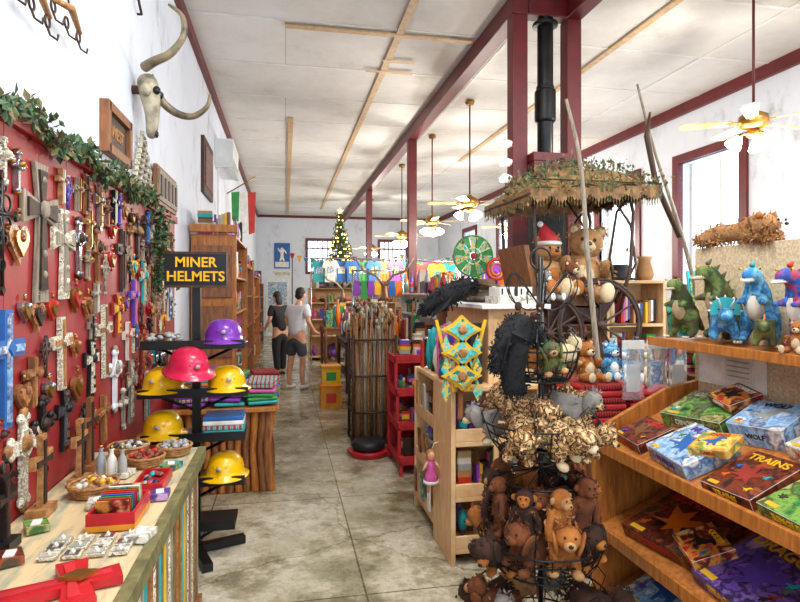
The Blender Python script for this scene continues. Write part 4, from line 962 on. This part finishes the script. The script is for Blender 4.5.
# ---------------------------------------------------------------- spinner rack
def spinner():
    cx,cy=1.13,2.43
    mb=MB(); m='black_iron'
    mb.cyl((cx,cy,0),(cx,cy,1.85),.012,.012,m,10)
    for k in range(4): a=k*pi/2+.4; mb.tube([(cx,cy,.12),(cx+.25*math.cos(a),cy+.25*math.sin(a),.012)],.01,m,6)
    tiers=((.2,.3),(.47,.28),(.98,.26),(1.3,.17))
    for z,r in tiers:
        for k in range(4): mb.ring((cx,cy,z+k*.045),r*(.72+.28*k/3),.0045,m,n=32,m=5)
        for k in range(24):
            a=2*pi*k/24; mb.tube([(cx,cy,z),(cx+.72*r*math.cos(a),cy+.72*r*math.sin(a),z),(cx+.9*r*math.cos(a),cy+.9*r*math.sin(a),z+.06),(cx+r*math.cos(a),cy+r*math.sin(a),z+.135)],.003,m,4)
        for k in range(6):
            a=2*pi*k/6; d=Vector((math.cos(a),math.sin(a),0)); c=Vector((cx,cy,z+.13))+d*r
            mb.tube([c,c+d*.02+Vector((0,0,.05)),c-d*.02+Vector((0,0,.1)),c-d*.06+Vector((0,0,.06)),c-d*.03+Vector((0,0,.0))],.003,m,4)
    # ring of hooks for the hanging plush
    mb.ring((cx,cy,.86),.2,.005,m,n=32,m=5)
    for k in range(10):
        a=2*pi*k/10+.2; d=Vector((math.cos(a),math.sin(a),0)); mb.tube([Vector((cx,cy,.9)),Vector((cx,cy,.86))+d*.2,Vector((cx,cy,.84))+d*.23,Vector((cx,cy,.86))+d*.24],.003,m,4)
    for k in range(6):
        a=2*pi*k/6+.2; d=Vector((math.cos(a),math.sin(a),0)); c=Vector((cx,cy,1.62))
        Q=[c,c+d*.08+Vector((0,0,.1)),c+d*.14+Vector((0,0,.16)),c+d*.17+Vector((0,0,.1)),c+d*.14+Vector((0,0,.03)),c+d*.07+Vector((0,0,-.01)),c]
        mb.tube(sm(Q,3),.003,m,5)
    mb.ring((cx,cy,1.84),.05,.005,m,RX)
    mb.build('wire_spinner_rack')
    def ring_of(z,r,n,sc,m,m2,off,jit=.8,kind=dog,name='plush_puppy',tx=(-.1,.6)):
        rnd=random.Random(int(z*100)+n)
        for k in range(n):
            a=off+2*pi*k/n; d=MB(); kind(d,cx+r*math.cos(a),cy+r*math.sin(a),z+rnd.uniform(-.02,.02),sc*rnd.uniform(.9,1.1),a+pi/2+rnd.uniform(-jit,jit),m[k%len(m)],m2[k%len(m2)],rnd.uniform(*tx),rnd.uniform(-.35,.35)); d.build(name)
    ring_of(1.03,.15,7,.26,['leopard','leopard','leopard','fur_grey'],['leopard','fur_cream'],0)
    ring_of(1.12,.09,5,.22,['leopard','fur_grey','leopard'],['leopard','fur_tan'],.5)
    # brown animals hanging from the hook ring, others tucked in the basket below
    ring_of(.74,.21,10,.27,['fur_brown','fur_dark','fur_orange','fur_brown','fur_dark'],['fur_orange','fur_tan','fur_brown'],.2,.5,monkey,'plush_monkey',(-.2,.25))
    ring_of(.52,.15,7,.27,['fur_dark','fur_brown','fur_orange'],['fur_orange','fur_brown','fur_tan'],.4,1.0)
    ring_of(.66,.1,4,.24,['fur_dark','fur_brown'],['fur_orange'],.1,1.2)
    ring_of(.24,.19,8,.27,['fur_brown','fur_grey','fur_tan','fur_dark'],['fur_tan','fur_cream'],.1)
    ring_of(1.36,.1,5,.2,['fur_cream','dino_blue','fur_grey','fur_orange','dino_green'],['fur_tan','ware_14'],-.2)
    mb=MB(); r=random.Random(8); mb.M=T(cx-.17,cy-.08,1.42,.2,1)
    V,F=skin_mesh([(0,0,0),(.04,0,.1),(.08,0,.18),(-.03,0,-.1),(.13,-.02,.08),(.16,-.03,-.02),(-.08,-.02,.04),(-.1,-.03,-.07),(-.05,-.02,-.17),(.05,-.02,-.16)],[(0,1),(1,2),(0,3),(1,4),(4,5),(1,6),(6,7),(3,8),(3,9)],[.075,.06,.055,.065,.03,.026,.03,.026,.028,.028],2)
    mb.add(V,F,'fur_black',True); mb.fur(V,1500,.022,['fur_black'],r)
    for q in(-1,1): mb.ell((.08+q*.022,-.058,.2),.006,'ware_13'); mb.ell((.08+q*.055,-.01,.21),(.018,.01,.02),'fur_dark')
    mb.ell((.08,-.06,.17),(.026,.02,.018),'fur_dark'); mb.ell((.08,-.08,.178),(.01,.006,.006),'eye_black')
    mb.tube([(.08,0,.22),(.09,.02,.27),(.12,.03,.25)],.003,'black_iron',5)
    mb.build('black_plush_gorilla')
safe(spinner)

# ---------------------------------------------------------------- buggy display
def buggy():
    x0,x1,y0,y1=1.75,2.55,3.95,4.75
    mb=MB(); case(mb,x0,x1,y0,y1,0,1.05,[.1,.55,1.05],'brown_wood','-y',.03); mb.build('display_cabinet',.004)
    g=MB(); rnd=random.Random(41); goods(g,x0+.06,x1-.06,y0+.05,y1-.1,.1,.38,rnd,.2); goods(g,x0+.06,x1-.06,y0+.05,y1-.1,.55,.4,rnd,.18,[0,3,4,6,8]); g.build('assorted_souvenirs')
    mb=MB(); W='dark_wood'; bx=2.14
    mb.prism([(-.38,.45),(-.38,.58),(-.28,.52),(.22,.5),(.36,.66),(.4,.62),(.26,.42),(-.28,.38)],-.3,.3,W,T(bx,4.35,1.06))
    mb.bx(bx-.3,bx+.2,4.08,4.62,1.58,1.66,'brown_wood'); mb.prism([(-.02,0),(-.1,.4),(-.06,.4),(.03,0)],-.27,.27,'brown_wood',T(bx-.28,4.35,1.64))
    for sx,R in((-.22,.3),(.2,.36)):
        for yy in(4.0,4.7):
            c=Vector((bx+sx,yy,1.06+R+.015)); mb.ring(c,R-.015,.014,'rust_iron',RX,36,6); mb.ring(c,R-.035,.016,W,RX,36,6)
            mb.cyl(c+Vector((0,-.04,0)),c+Vector((0,.04,0)),.035,.035,W,12)
            for k in range(12):
                a=k*pi/6; mb.tube([c,c+Vector(((R-.03)*math.cos(a),0,(R-.03)*math.sin(a)))],.009,W,5)
        mb.cyl((bx+sx,4.0,1.06+R+.015),(bx+sx,4.7,1.06+R+.015),.015,.015,'rust_iron',8)
    X0,X1,Y0,Y1=1.72,2.78,3.88,4.84
    for px in(1.84,2.62):
        for yy in(4.03,4.67):
            s=-1 if px<2.2 else 1
            mb.tube([(px+.1*-s,yy,1.5),(px,yy,1.9),(px+.02*s,yy,2.3),(px-.04*s,yy,2.56)],.014,W,8)
    for yy in(4.03,4.67):
        mb.tube([(2.5,yy,1.6),(2.44,yy,1.95),(2.5,yy,2.3),(2.68,yy,2.5)],.01,'rust_iron',6); mb.tube([(2.36,yy,2.55),(2.62,yy,2.2),(2.66,yy,1.9),(2.5,yy,1.62)],.01,W,6)
    n=14;k=8;vs=[];fs=[]
    for lay in(0,-.02):
        for i in range(n+1):
            for j in range(k+1):
                u=i/n;v=j/k; z=2.48+.2*(1-abs(2*u-1)**3)*(1-(2*v-1)**2)**.6+.012*math.sin(u*19)+lay-.06*(1-u)**3
                vs.append((X0+(X1-X0)*u,Y0+(Y1-Y0)*v,z))
    N=(n+1)*(k+1)
    for i in range(n):
        for j in range(k):
            a=i*(k+1)+j; fs.append((a,a+1,a+k+2,a+k+1)); fs.append((N+a,N+a+k+1,N+a+k+2,N+a+1))
    mb.add(vs,fs,'thatch',True)
    for i in range(0,n+1,2):
        mb.tube([(X0+(X1-X0)*i/n,Y0+(Y1-Y0)*j/k,vs[i*(k+1)+j][2]-.03) for j in range(k+1)],.01,W,5)
    def fringe(p,q,cnt):
        p=Vector(p);q=Vector(q); r=random.Random(int(p.x*10+q.y*7))
        for i in range(cnt):
            a=p.lerp(q,i/cnt);b=p.lerp(q,(i+1)/cnt); L=.06+.04*abs(math.sin(i*.5))+r.uniform(0,.02)
            mb.add([a,b,b+Vector((0,0,-L*.8)),(a+b)/2+Vector((0,0,-L)),a+Vector((0,0,-L*.8))],[(0,1,2,3,4)],'thatch' if i%3 else 'brown_wood')
            mb.tube([(a+b)/2+Vector((0,0,-L)),(a+b)/2+Vector((0,0,-L-.03))],.003,'leaf_dry',4)
    z=2.49;zl=2.43
    fringe((X0,Y0,zl),(X1,Y0,z),44); fringe((X0,Y1,zl),(X1,Y1,z),44); fringe((X0,Y0,zl),(X0,Y1,zl),30); fringe((X1,Y0,z),(X1,Y1,z),30)
    mb.build('fringed_surrey_buggy')
    g=MB(); rnd=random.Random(77)
    for i in range(n+1):
        for j in range(6):
            v=vs[i*(k+1)+min(j,k)]; g.leaves((v[0],v[1],v[2]+.02),14 if j else 18,.035,.04,['leaf_green','leaf_green','leaf_dry','thatch'],rnd)
    g.tube([(X0+(X1-X0)*t/20,Y0,2.5) for t in range(21)],.006,'dark_wood',5); g.build('leaf_garland')
    bear('teddy_bear',2.3,4.25,1.62,.78,-.35,'fur_tan','fur_cream',ry=.12)
    bear('teddy_bear',2.02,4.22,1.66,.6,.1,'fur_tan','fur_orange',True)
    bear('small_plush_bear',2.16,4.1,1.66,.34,.2,'fur_brown','fur_cream')
    bear('small_plush_bear',1.92,4.05,1.62,.3,.4,'fur_grey','ware_14')
    mb=MB(); c=(2.445,5.16); mb.cyl((c[0],c[1],2.95),(c[0],c[1],4.3),.075,.075,'stove_black',18)
    mb.lathe([(.12,0),(.12,.03),(.08,.05)],(c[0],c[1],4.22),'stove_black',18); mb.lathe([(.085,0),(.085,.05)],(c[0],c[1],3.6),'stove_black',18)
    mb.lathe([(.085,0),(.1,.02),(.1,.3),(.085,.32)],(c[0],c[1],3.3),'stove_black',18)
    mb.bx(2.26,2.62,5.0,5.32,2.62,2.95,'red_paint'); mb.bx(2.25,2.63,4.99,5.33,2.9,2.98,'red_paint'); mb.bx(2.3,2.58,5.04,5.28,.0,2.62,'stove_black')
    mb.build('stove_pipe_flue',.004)
    mb=MB(); mb.tube(sm([(2.25,3.72,0),(2.2,3.76,1.0),(2.12,3.78,1.9),(2.06,3.78,2.6),(1.95,3.78,3.05)]),[.026-.0006*i for i in range(25)],'grey_wood',8); mb.build('crooked_wooden_pole')
    mb=MB(); mb.tube(sm([(3.95,4.4,.0),(3.62,4.4,1.2),(3.37,4.4,2.1),(3.08,4.4,2.9),(2.92,4.4,3.44)]),[.024-.0006*i for i in range(25)],'grey_wood',8)
    mb.tube([(3.3,4.37,2.15),(3.08,4.37,2.6),(2.99,4.37,3.0),(3.02,4.37,3.2)],[.02,.028,.025,.008],'dark_wood',8)
    mb.build('long_hay_hook')
    for z,d in((3.05,.0),(2.88,.05),(2.73,-.02),(2.55,.02)):
        mb=MB(); mb.tube([(2.09,5.12,z),(1.98,5.05,z+.02)],.008,'white_paint',6)
        mb.lathe([(.02,0),(.03,.03),(.038,.08)],(1.98,5.05,z+.03),'white_paint',14,Euler((2.2,0,.6+d)).to_matrix().to_4x4()); mb.ell((1.95,5.0,z-.02),.026,'bulb_glow')
        mb.build('spot_lamp')
    unit('bookcase',2.58,3.12,4.3,4.62,1.78,[.1,.45,.8,1.12,1.42],'pine','-y',51,.11,[0,4,8,1],top=0)
    mb=MB(); mb.lathe([(.17,0),(.18,.01),(.1,.02),(.09,.11),(.07,.13),(.0,.125)],(2.78,4.45,1.785),'cloth_black',22,cap=False); mb.build('black_hat')
    mb=MB(); mb.lathe([(.06,0),(.08,.05),(.05,.16),(.07,.2)],(3.02,4.45,1.785),'ware_13',14); mb.build('clay_vase')
    mb=MB(); mb.bx(1.72,2.35,3.1,3.55,.78,.82,'brown_wood')
    for x in(1.76,2.31):
        for y in(3.14,3.51): mb.cyl((x,y,0),(x,y,.78),.025,.025,'brown_wood',8)
    mb.build('side_table',.004)
    for x,nn in((1.87,8),(2.18,7)):
        mb=MB()
        for k in range(nn): mb.bx(x-.14,x+.14,3.13,3.5,.821+k*.04,.859+k*.04,'blanket_redblack' if k%2 else 'santa_red')
        mb.build('striped_blanket_stack',.012)
    for i,(x,y,z,s,m,m2) in enumerate(((1.82,3.28,1.145,.32,'fur_orange','fur_cream'),(2.0,3.3,1.145,.3,'dino_blue','ware_14'),(2.2,3.3,1.105,.34,'fur_grey','fur_cream'))): bear('small_plush_bear',x,y,z,s,.2,m,m2)
safe(buggy)

# ---------------------------------------------------------------- game gondola (right foreground)
REX=[(-.5,.05),(-.3,.1),(-.1,.15),(.05,.3),(.1,.42),(.25,.47),(.42,.4),(.42,.33),(.25,.32),(.2,.22),(.28,.15),(.2,.14),(.15,.02),(.18,-.2),(.25,-.25),(.1,-.26),(.05,-.1),(-.08,-.08),(-.1,-.25),(-.02,-.28),(-.16,-.28),(-.18,-.02),(-.3,.0)]
DRG=[(-.5,-.1),(-.2,0),(-.4,.4),(-.1,.25),(.05,.45),(.1,.15),(.3,.25),(.45,.2),(.35,.1),(.15,-.05),(.25,-.3),(.05,-.15),(-.1,-.3),(-.1,-.1)]
def gondola():
    y0,y1=.7,2.85
    mb=MB()
    mb.bx(2.25,2.28,y0,y1,0,1.93,'particle')
    mb.bx(1.97,2.25,y0,y1,1.41,1.435,'orange_wood'); mb.bx(1.955,1.97,y0,y1,1.4,1.445,'orange_wood')
    for y in(y0,y1-.03,):
        mb.prism([(1.62,0),(1.62,.95),(2.05,1.16),(2.25,1.2),(2.25,0)],y,y+.03,'orange_wood')
    for z in(.86,.42,.05):
        mb.prism([(1.64,z),(1.64,z+.025),(2.24,z+.27),(2.24,z+.245)],y0+.03,y1-.03,'orange_wood'); mb.bx(1.615,1.64,y0+.03,y1-.03,z-.01,z+.05,'orange_wood')
    mb.build('game_display_gondola',.003)
    sl=math.atan2(.245,.6)
    TX=Euler((0,0,-pi/2)).to_matrix().to_4x4()
    def gb(u,y,z,w,d,t,m,title,tc,fig,fc,rz=0,lift=0,side='ware_14'):
        mb=MB(); x=1.64+u*math.cos(sl); zz=z+.027+lift+u*math.sin(sl)
        mb.M=Matrix.Translation((x,y,zz))@Euler((0,-sl,0)).to_matrix().to_4x4()@Euler((0,0,rz)).to_matrix().to_4x4()
        mb.box((0,0,t/2),(d,w,t),side); mb.box((0,0,t+.001),(d*.99,w*.99,.003),m); mb.box((-d/2,0,t/2),(.003,w*.99,t*.94),m); mb.box((0,-w/2,t/2),(d*.99,.003,t*.94),m); mb.box((0,w/2,t/2),(d*.99,.003,t*.94),m)
        sz=min(d*.2,w*1.35/max(len(title),4))
        V,F=text_mesh(title,round(sz,3),.001); mb.add(V,F,tc,False,Matrix.Translation((d*.34,0,t+.004))@TX)
        V,F=text_mesh(title,round(min(t*.7,sz*.7),3),.001); mb.add(V,F,tc,False,Matrix.Translation((-d/2-.003,0,t/2))@TX@Euler((pi/2,0,0)).to_matrix().to_4x4())
        FM=TX@Euler((-pi/2,0,0)).to_matrix().to_4x4()
        q0=min(d,w)*.72
        P=[(a*q0,b*q0) for a,b in fig]
        mb.prism(P,-.001,-.003,fc,Matrix.Translation((-d*.08,0,t+.002))@FM)
        r=random.Random(len(title)*7+int(y*100))
        for k in range(4):
            q=[(a*.22*q0,b*.22*q0) for a,b in (DRG if fig is REX else REX)]; mb.prism(q,-.001,-.0035,r.choice(GM),Matrix.Translation((r.uniform(-.36,.12)*d,r.choice((-1,1))*r.uniform(.28,.36)*w,t+.002))@FM)
        mb.box((-d*.42,w*.3,t+.003),(d*.07,w*.2,.002),'ware_02')
        mb.build('board_game_box',.0015)
    gb(.46,2.5,.86,.36,.26,.075,'art_green','DINOSAUR','ware_19',REX,'ware_18',.15)
    gb(.16,2.62,.86,.24,.2,.05,'art_dark','PUZZLE','ware_00',DRG,'ware_08',-.1)
    gb(.17,2.28,.86,.3,.26,.07,'art_blue','MUSEUM','ware_15',DRG,'ware_01',-.12); gb(.48,2.14,.86,.25,.22,.1,'art_blue','WOLF','ware_09',REX,'ware_12',.2)
    gb(.16,1.93,.86,.24,.28,.045,'art_dark','TRAINS','ware_02',DRG,'ware_16',.05); gb(.47,1.84,.86,.24,.22,.06,'art_white','WESTERN','ware_00',REX,'ware_08',-.1)
    gb(.16,1.64,.86,.25,.28,.05,'art_green','JUNGLE','ware_02',REX,'ware_03',-.06); gb(.48,1.54,.86,.26,.24,.07,'art_violet','DRAGON','ware_14',DRG,'ware_10',.1); gb(.2,1.3,.86,.3,.28,.06,'art_teal','OCEAN','ware_14',DRG,'ware_11'); gb(.46,1.22,.86,.28,.24,.06,'art_red','CHESS','ware_02',REX,'ware_09')
    gb(.17,2.14,.86,.17,.14,.035,'art_yellow','CARDS','ware_00',REX,'ware_01',.35,.076)
    gb(.5,2.38,.86,.2,.16,.035,'art_red','COWBOY','ware_14',DRG,'ware_09',-.25,.098)
    gb(.26,2.44,.42,.44,.38,.06,'art_dark','MONSTERS','ware_00',DRG,'ware_05',.1,side='ware_09'); gb(.24,1.94,.42,.4,.38,.06,'art_violet','DRAGONS','ware_02',DRG,'ware_15',-.06,side='ware_09'); gb(.24,1.48,.42,.36,.36,.06,'art_dark','KNIGHTS','ware_14',DRG,'ware_01'); gb(.24,1.05,.42,.34,.36,.06,'art_teal','SHARKS','ware_14',REX,'ware_11')
    gb(.16,2.2,.42,.22,.18,.04,'art_red','QUEST','ware_02',REX,'ware_09',-.3,.066)
    gb(.26,2.5,.05,.4,.4,.06,'art_blue','EXPLORE','ware_00',REX,'ware_01',.1); gb(.26,2.05,.05,.4,.4,.06,'art_dark','CASTLE','ware_02',DRG,'ware_16'); gb(.26,1.6,.05,.4,.4,.06,'art_violet','PLANETS','ware_14',DRG,'ware_15'); gb(.26,1.15,.05,.4,.4,.06,'art_dark','RIDDLES','ware_00',REX,'ware_08')
    mb=MB(); mb.box((2.14,1.82,1.24),(.05,.22,.26),'art_violet',(0,.15,0)); mb.box((2.11,1.82,1.235),(.006,.17,.2),'art_blue',(0,.15,0))
    V,F=text_mesh('MAGIC',.05,.001); mb.add(V,F,'ware_14',False,T(2.105,1.82,1.3,-pi/2,1,pi/2)); mb.build('board_game_box')
    mb=MB(); mb.bx(2.235,2.245,2.35,2.8,1.2,1.39,'ware_14'); mb.bx(2.228,2.235,2.42,2.6,1.24,1.36,'ware_19')
    for k in range(4): mb.bx(2.226,2.229,2.44,2.58,1.26+k*.025,1.268+k*.025,'ware_12')
    mb.build('price_card_panel')
    # clear packets hanging from the shelf end
    for i,(x,w,h,inner) in enumerate(((1.9,.13,.3,'ware_14'),(2.05,.12,.26,'art_blue'),(2.18,.11,.32,'ware_19'))):
        mb=MB(); r=random.Random(i); n=6;vs=[];fs=[]
        for side in(-1,1):
            for a in range(n+1):
                for b in range(n+1):
                    u=a/n;v=b/n; vs.append((x+(u-.5)*w,2.9+side*(.004+.022*math.sin(pi*u)*math.sin(pi*v))+r.uniform(-.003,.003),1.39-h*v))
        for side in(0,1):
            o=side*(n+1)**2
            for a in range(n):
                for b in range(n): q=o+a*(n+1)+b; fs.append((q,q+1,q+n+2,q+n+1))
        mb.add(vs,fs,'clear_plastic',True); mb.bx(x-w/2,x+w/2,2.893,2.907,1.37,1.42,'ware_14'); mb.bx(x-w*.3,x+w*.3,2.895,2.905,1.39-h*.85,1.39-h*.35,inner)
        mb.tube([(x,2.9,1.42),(x,2.9,1.44),(x+.01,2.86,1.44)],.003,'chrome',5); mb.build('hanging_toy_packet')
    mb=MB(); mb.M=T(2.215,2.05,1.3,pi/2)
    V,F=skin_mesh([(0,0,0),(0,0,.05),(0,0,.09),(0,0,-.06),(.02,0,-.13),(.05,0,.06),(-.05,0,.06),(.05,0,-.05),(-.05,0,-.05)],[(0,1),(1,2),(0,3),(3,4),(1,5),(1,6),(3,7),(3,8)],[.018,.016,.018,.012,.004,.005,.005,.005,.005],1)
    mb.add(V,F,'ware_03',True); mb.tube([(0,.02,.1),(0,.01,.105),(0,0,.09)],.003,'black_iron',5); mb.build('beaded_gecko')
    z=1.446
    trex('plush_dinosaur',2.06,2.7,z,.29,pi*1.1,'dino_green','ware_17','ware_08')
    trex('plush_dinosaur',2.17,2.56,z,.35,pi*1.0,'dino_green','fur_cream','ware_18')
    quad('plush_triceratops',2.1,2.46,z+.0,.27,pi*1.3,'dino_blue','ware_11')
    trex('plush_dinosaur',2.15,2.3,z,.33,pi*1.15,'dino_blue','ware_06','ware_11')
    trex('plush_dinosaur',2.13,2.04,z,.32,pi*.98,'dino_navy','ware_14','ware_00')
    quad('plush_stegosaurus',2.06,2.17,z,.2,pi*1.25,'dino_green','ware_05',False)
    bear('small_plush_bear',2.03,1.97,z,.17,-1.2,'fur_orange','fur_cream',tuft=250)
    quad('plush_stegosaurus',2.1,1.84,z,.28,pi*1.2,'dino_orange','ware_14',False)
    trex('plush_dinosaur',2.14,1.6,z,.33,pi*1.1,'dino_blue','ware_14','ware_05')
    mb=MB(); r=random.Random(4); mb.M=T(2.265,2.55,1.93,.0,.85)
    V,F=skin_mesh([(0,.28,.09),(0,.1,.075),(0,-.08,.08),(0,-.2,.1),(0,-.28,.09),(-.03,-.17,.03),(-.03,-.27,.02),(.03,-.17,.03),(.03,-.27,.02),(-.03,.25,.03),(.03,.25,.03),(0,.36,.05)],[(0,1),(1,2),(2,3),(3,4),(2,5),(5,6),(2,7),(7,8),(0,9),(0,10),(0,11)],[.06,.06,.055,.06,.035,.025,.02,.025,.02,.025,.025,.012],2)
    mb.add(V,F,'fur_tan',True); mb.fur(V,2200,.03,['fur_tan','fur_orange','fur_tan'],r)
    for q in(-1,1): mb.ell((q*.045,-.2,.15),(.02,.015,.02),'fur_orange'); mb.ell((q*.025,-.31,.115),.007,'eye_black')
    mb.ell((0,-.34,.09),(.012,.01,.009),'eye_black'); mb.build('plush_lion')
safe(gondola)

# ---------------------------------------------------------------- fans & lamps
def lamp(loc,e,r=.06,col=(1,.95,.87)):
    l=bpy.data.lights.new('fan_bulb_light','POINT'); l.energy=e; l.shadow_soft_size=r; l.color=col
    o=bpy.data.objects.new('fan_bulb_light',l); COL.objects.link(o); o.location=loc
def fan(x,y,z,rot,e,R=.62):
    mb=MB(); mb.cyl((x,y,z+.12),(x,y,ZC-.03),.012,.012,'red_paint',8); mb.lathe([(.06,0),(.07,.05)],(x,y,ZC-.07),'brass',14)
    mb.lathe([(.03,-.04),(.1,-.02),(.13,.03),(.12,.09),(.05,.13),(.02,.16)],(x,y,z),'brass',20); mb.lathe([(.05,-.1),(.07,-.07),(.05,-.04)],(x,y,z),'brass',16)
    for k in range(5):
        M=T(x,y,z+.03,rot+k*2*pi/5)@Euler((.2,0,0)).to_matrix().to_4x4()
        mb.add([(.12,-.015,0),(.22,-.03,0),(.22,.03,0),(.12,.015,0),(.12,-.015,.01),(.22,-.03,.01),(.22,.03,.01),(.12,.015,.01)],[(0,1,2,3),(7,6,5,4),(0,4,5,1),(1,5,6,2),(2,6,7,3),(3,7,4,0)],'brass',False,M)
        P=[(.2,-.045),(R-.04,-.07),(R,-.04),(R,.04),(R-.04,.07),(.2,.045)]
        n=6; mb.add([(a,b,0) for a,b in P]+[(a,b,.008) for a,b in P],[tuple(range(n)),tuple(range(2*n-1,n-1,-1))]+[(i,(i+1)%n,n+(i+1)%n,n+i) for i in range(n)],'fan_blade',False,M)
    for k in range(3):
        a=rot+.5+k*2*pi/3; dx,dy=math.cos(a),math.sin(a)
        mb.tube([(x,y,z-.08),(x+dx*.08,y+dy*.08,z-.07),(x+dx*.13,y+dy*.13,z-.11)],.01,'brass',6)
        mb.lathe([(.025,0),(.045,.03),(.065,.07),(.075,.1)],(x+dx*.12,y+dy*.12,z-.1),'bulb_glow',14,Euler((0,0,a)).to_matrix().to_4x4()@Euler((0,pi-.6,0)).to_matrix().to_4x4())
    mb.build('ceiling_fan')
    lamp((x,y,z-.3),e)
safe(lambda:fan(4.2,4.55,3.2,.15,120))
safe(lambda:fan(2.67,8.15,2.95,.4,120))
safe(lambda:fan(2.6,10.1,2.9,.8,120))
safe(lambda:fan(2.55,12.6,2.88,.2,130))
safe(lambda:fan(4.5,11.0,2.95,.2,120))
safe(lambda:fan(2.6,17.5,2.95,.2,200))
def fill_tubes():  # ceiling fixtures added out of view to brighten the room
    for x,y in((0.6,.2),(3.6,.2),(0.6,2.6),(4.3,1.8)):
        mb=MB(); mb.bx(x-.65,x+.65,y-.09,y+.09,ZC-.08,ZC-.03,'white_paint')
        for s in(-1,1): mb.cyl((x-.6,y+s*.045,ZC-.1),(x+.6,y+s*.045,ZC-.1),.018,.018,'fill_tube_glow',10)
        mb.box((x-.62,y,ZC-.1),(.03,.16,.05),'white_paint'); mb.box((x+.62,y,ZC-.1),(.03,.16,.05),'white_paint'); mb.build('added_fill_fixture')
        l=bpy.data.lights.new('added_fill_light','AREA'); l.shape='RECTANGLE'; l.size=1.2; l.size_y=.16; l.energy=85; l.color=(.97,.98,1)  # added fill light under each unseen fixture
        o=bpy.data.objects.new('added_fill_light',l); COL.objects.link(o); o.location=(x,y,ZC-.13)
safe(fill_tubes)

# ---------------------------------------------------------------- world, camera
w=bpy.data.worlds.new('sky'); scene.world=w; w.use_nodes=True
bg=w.node_tree.nodes['Background']; bg.inputs['Color'].default_value=(.76,.88,1.0,1); bg.inputs['Strength'].default_value=4.0
cam=bpy.data.cameras.new('camera'); co=bpy.data.objects.new('camera',cam); COL.objects.link(co)
co.location=(0,0,1.7); co.rotation_euler=(pi/2,0,-math.radians(11.25)); cam.sensor_width=36; cam.lens=26.0; cam.shift_y=-11/800; cam.clip_start=.02
scene.camera=co
try:
    scene.view_settings.view_transform='Standard'; scene.view_settings.exposure=0.02
except Exception as e: print(e)
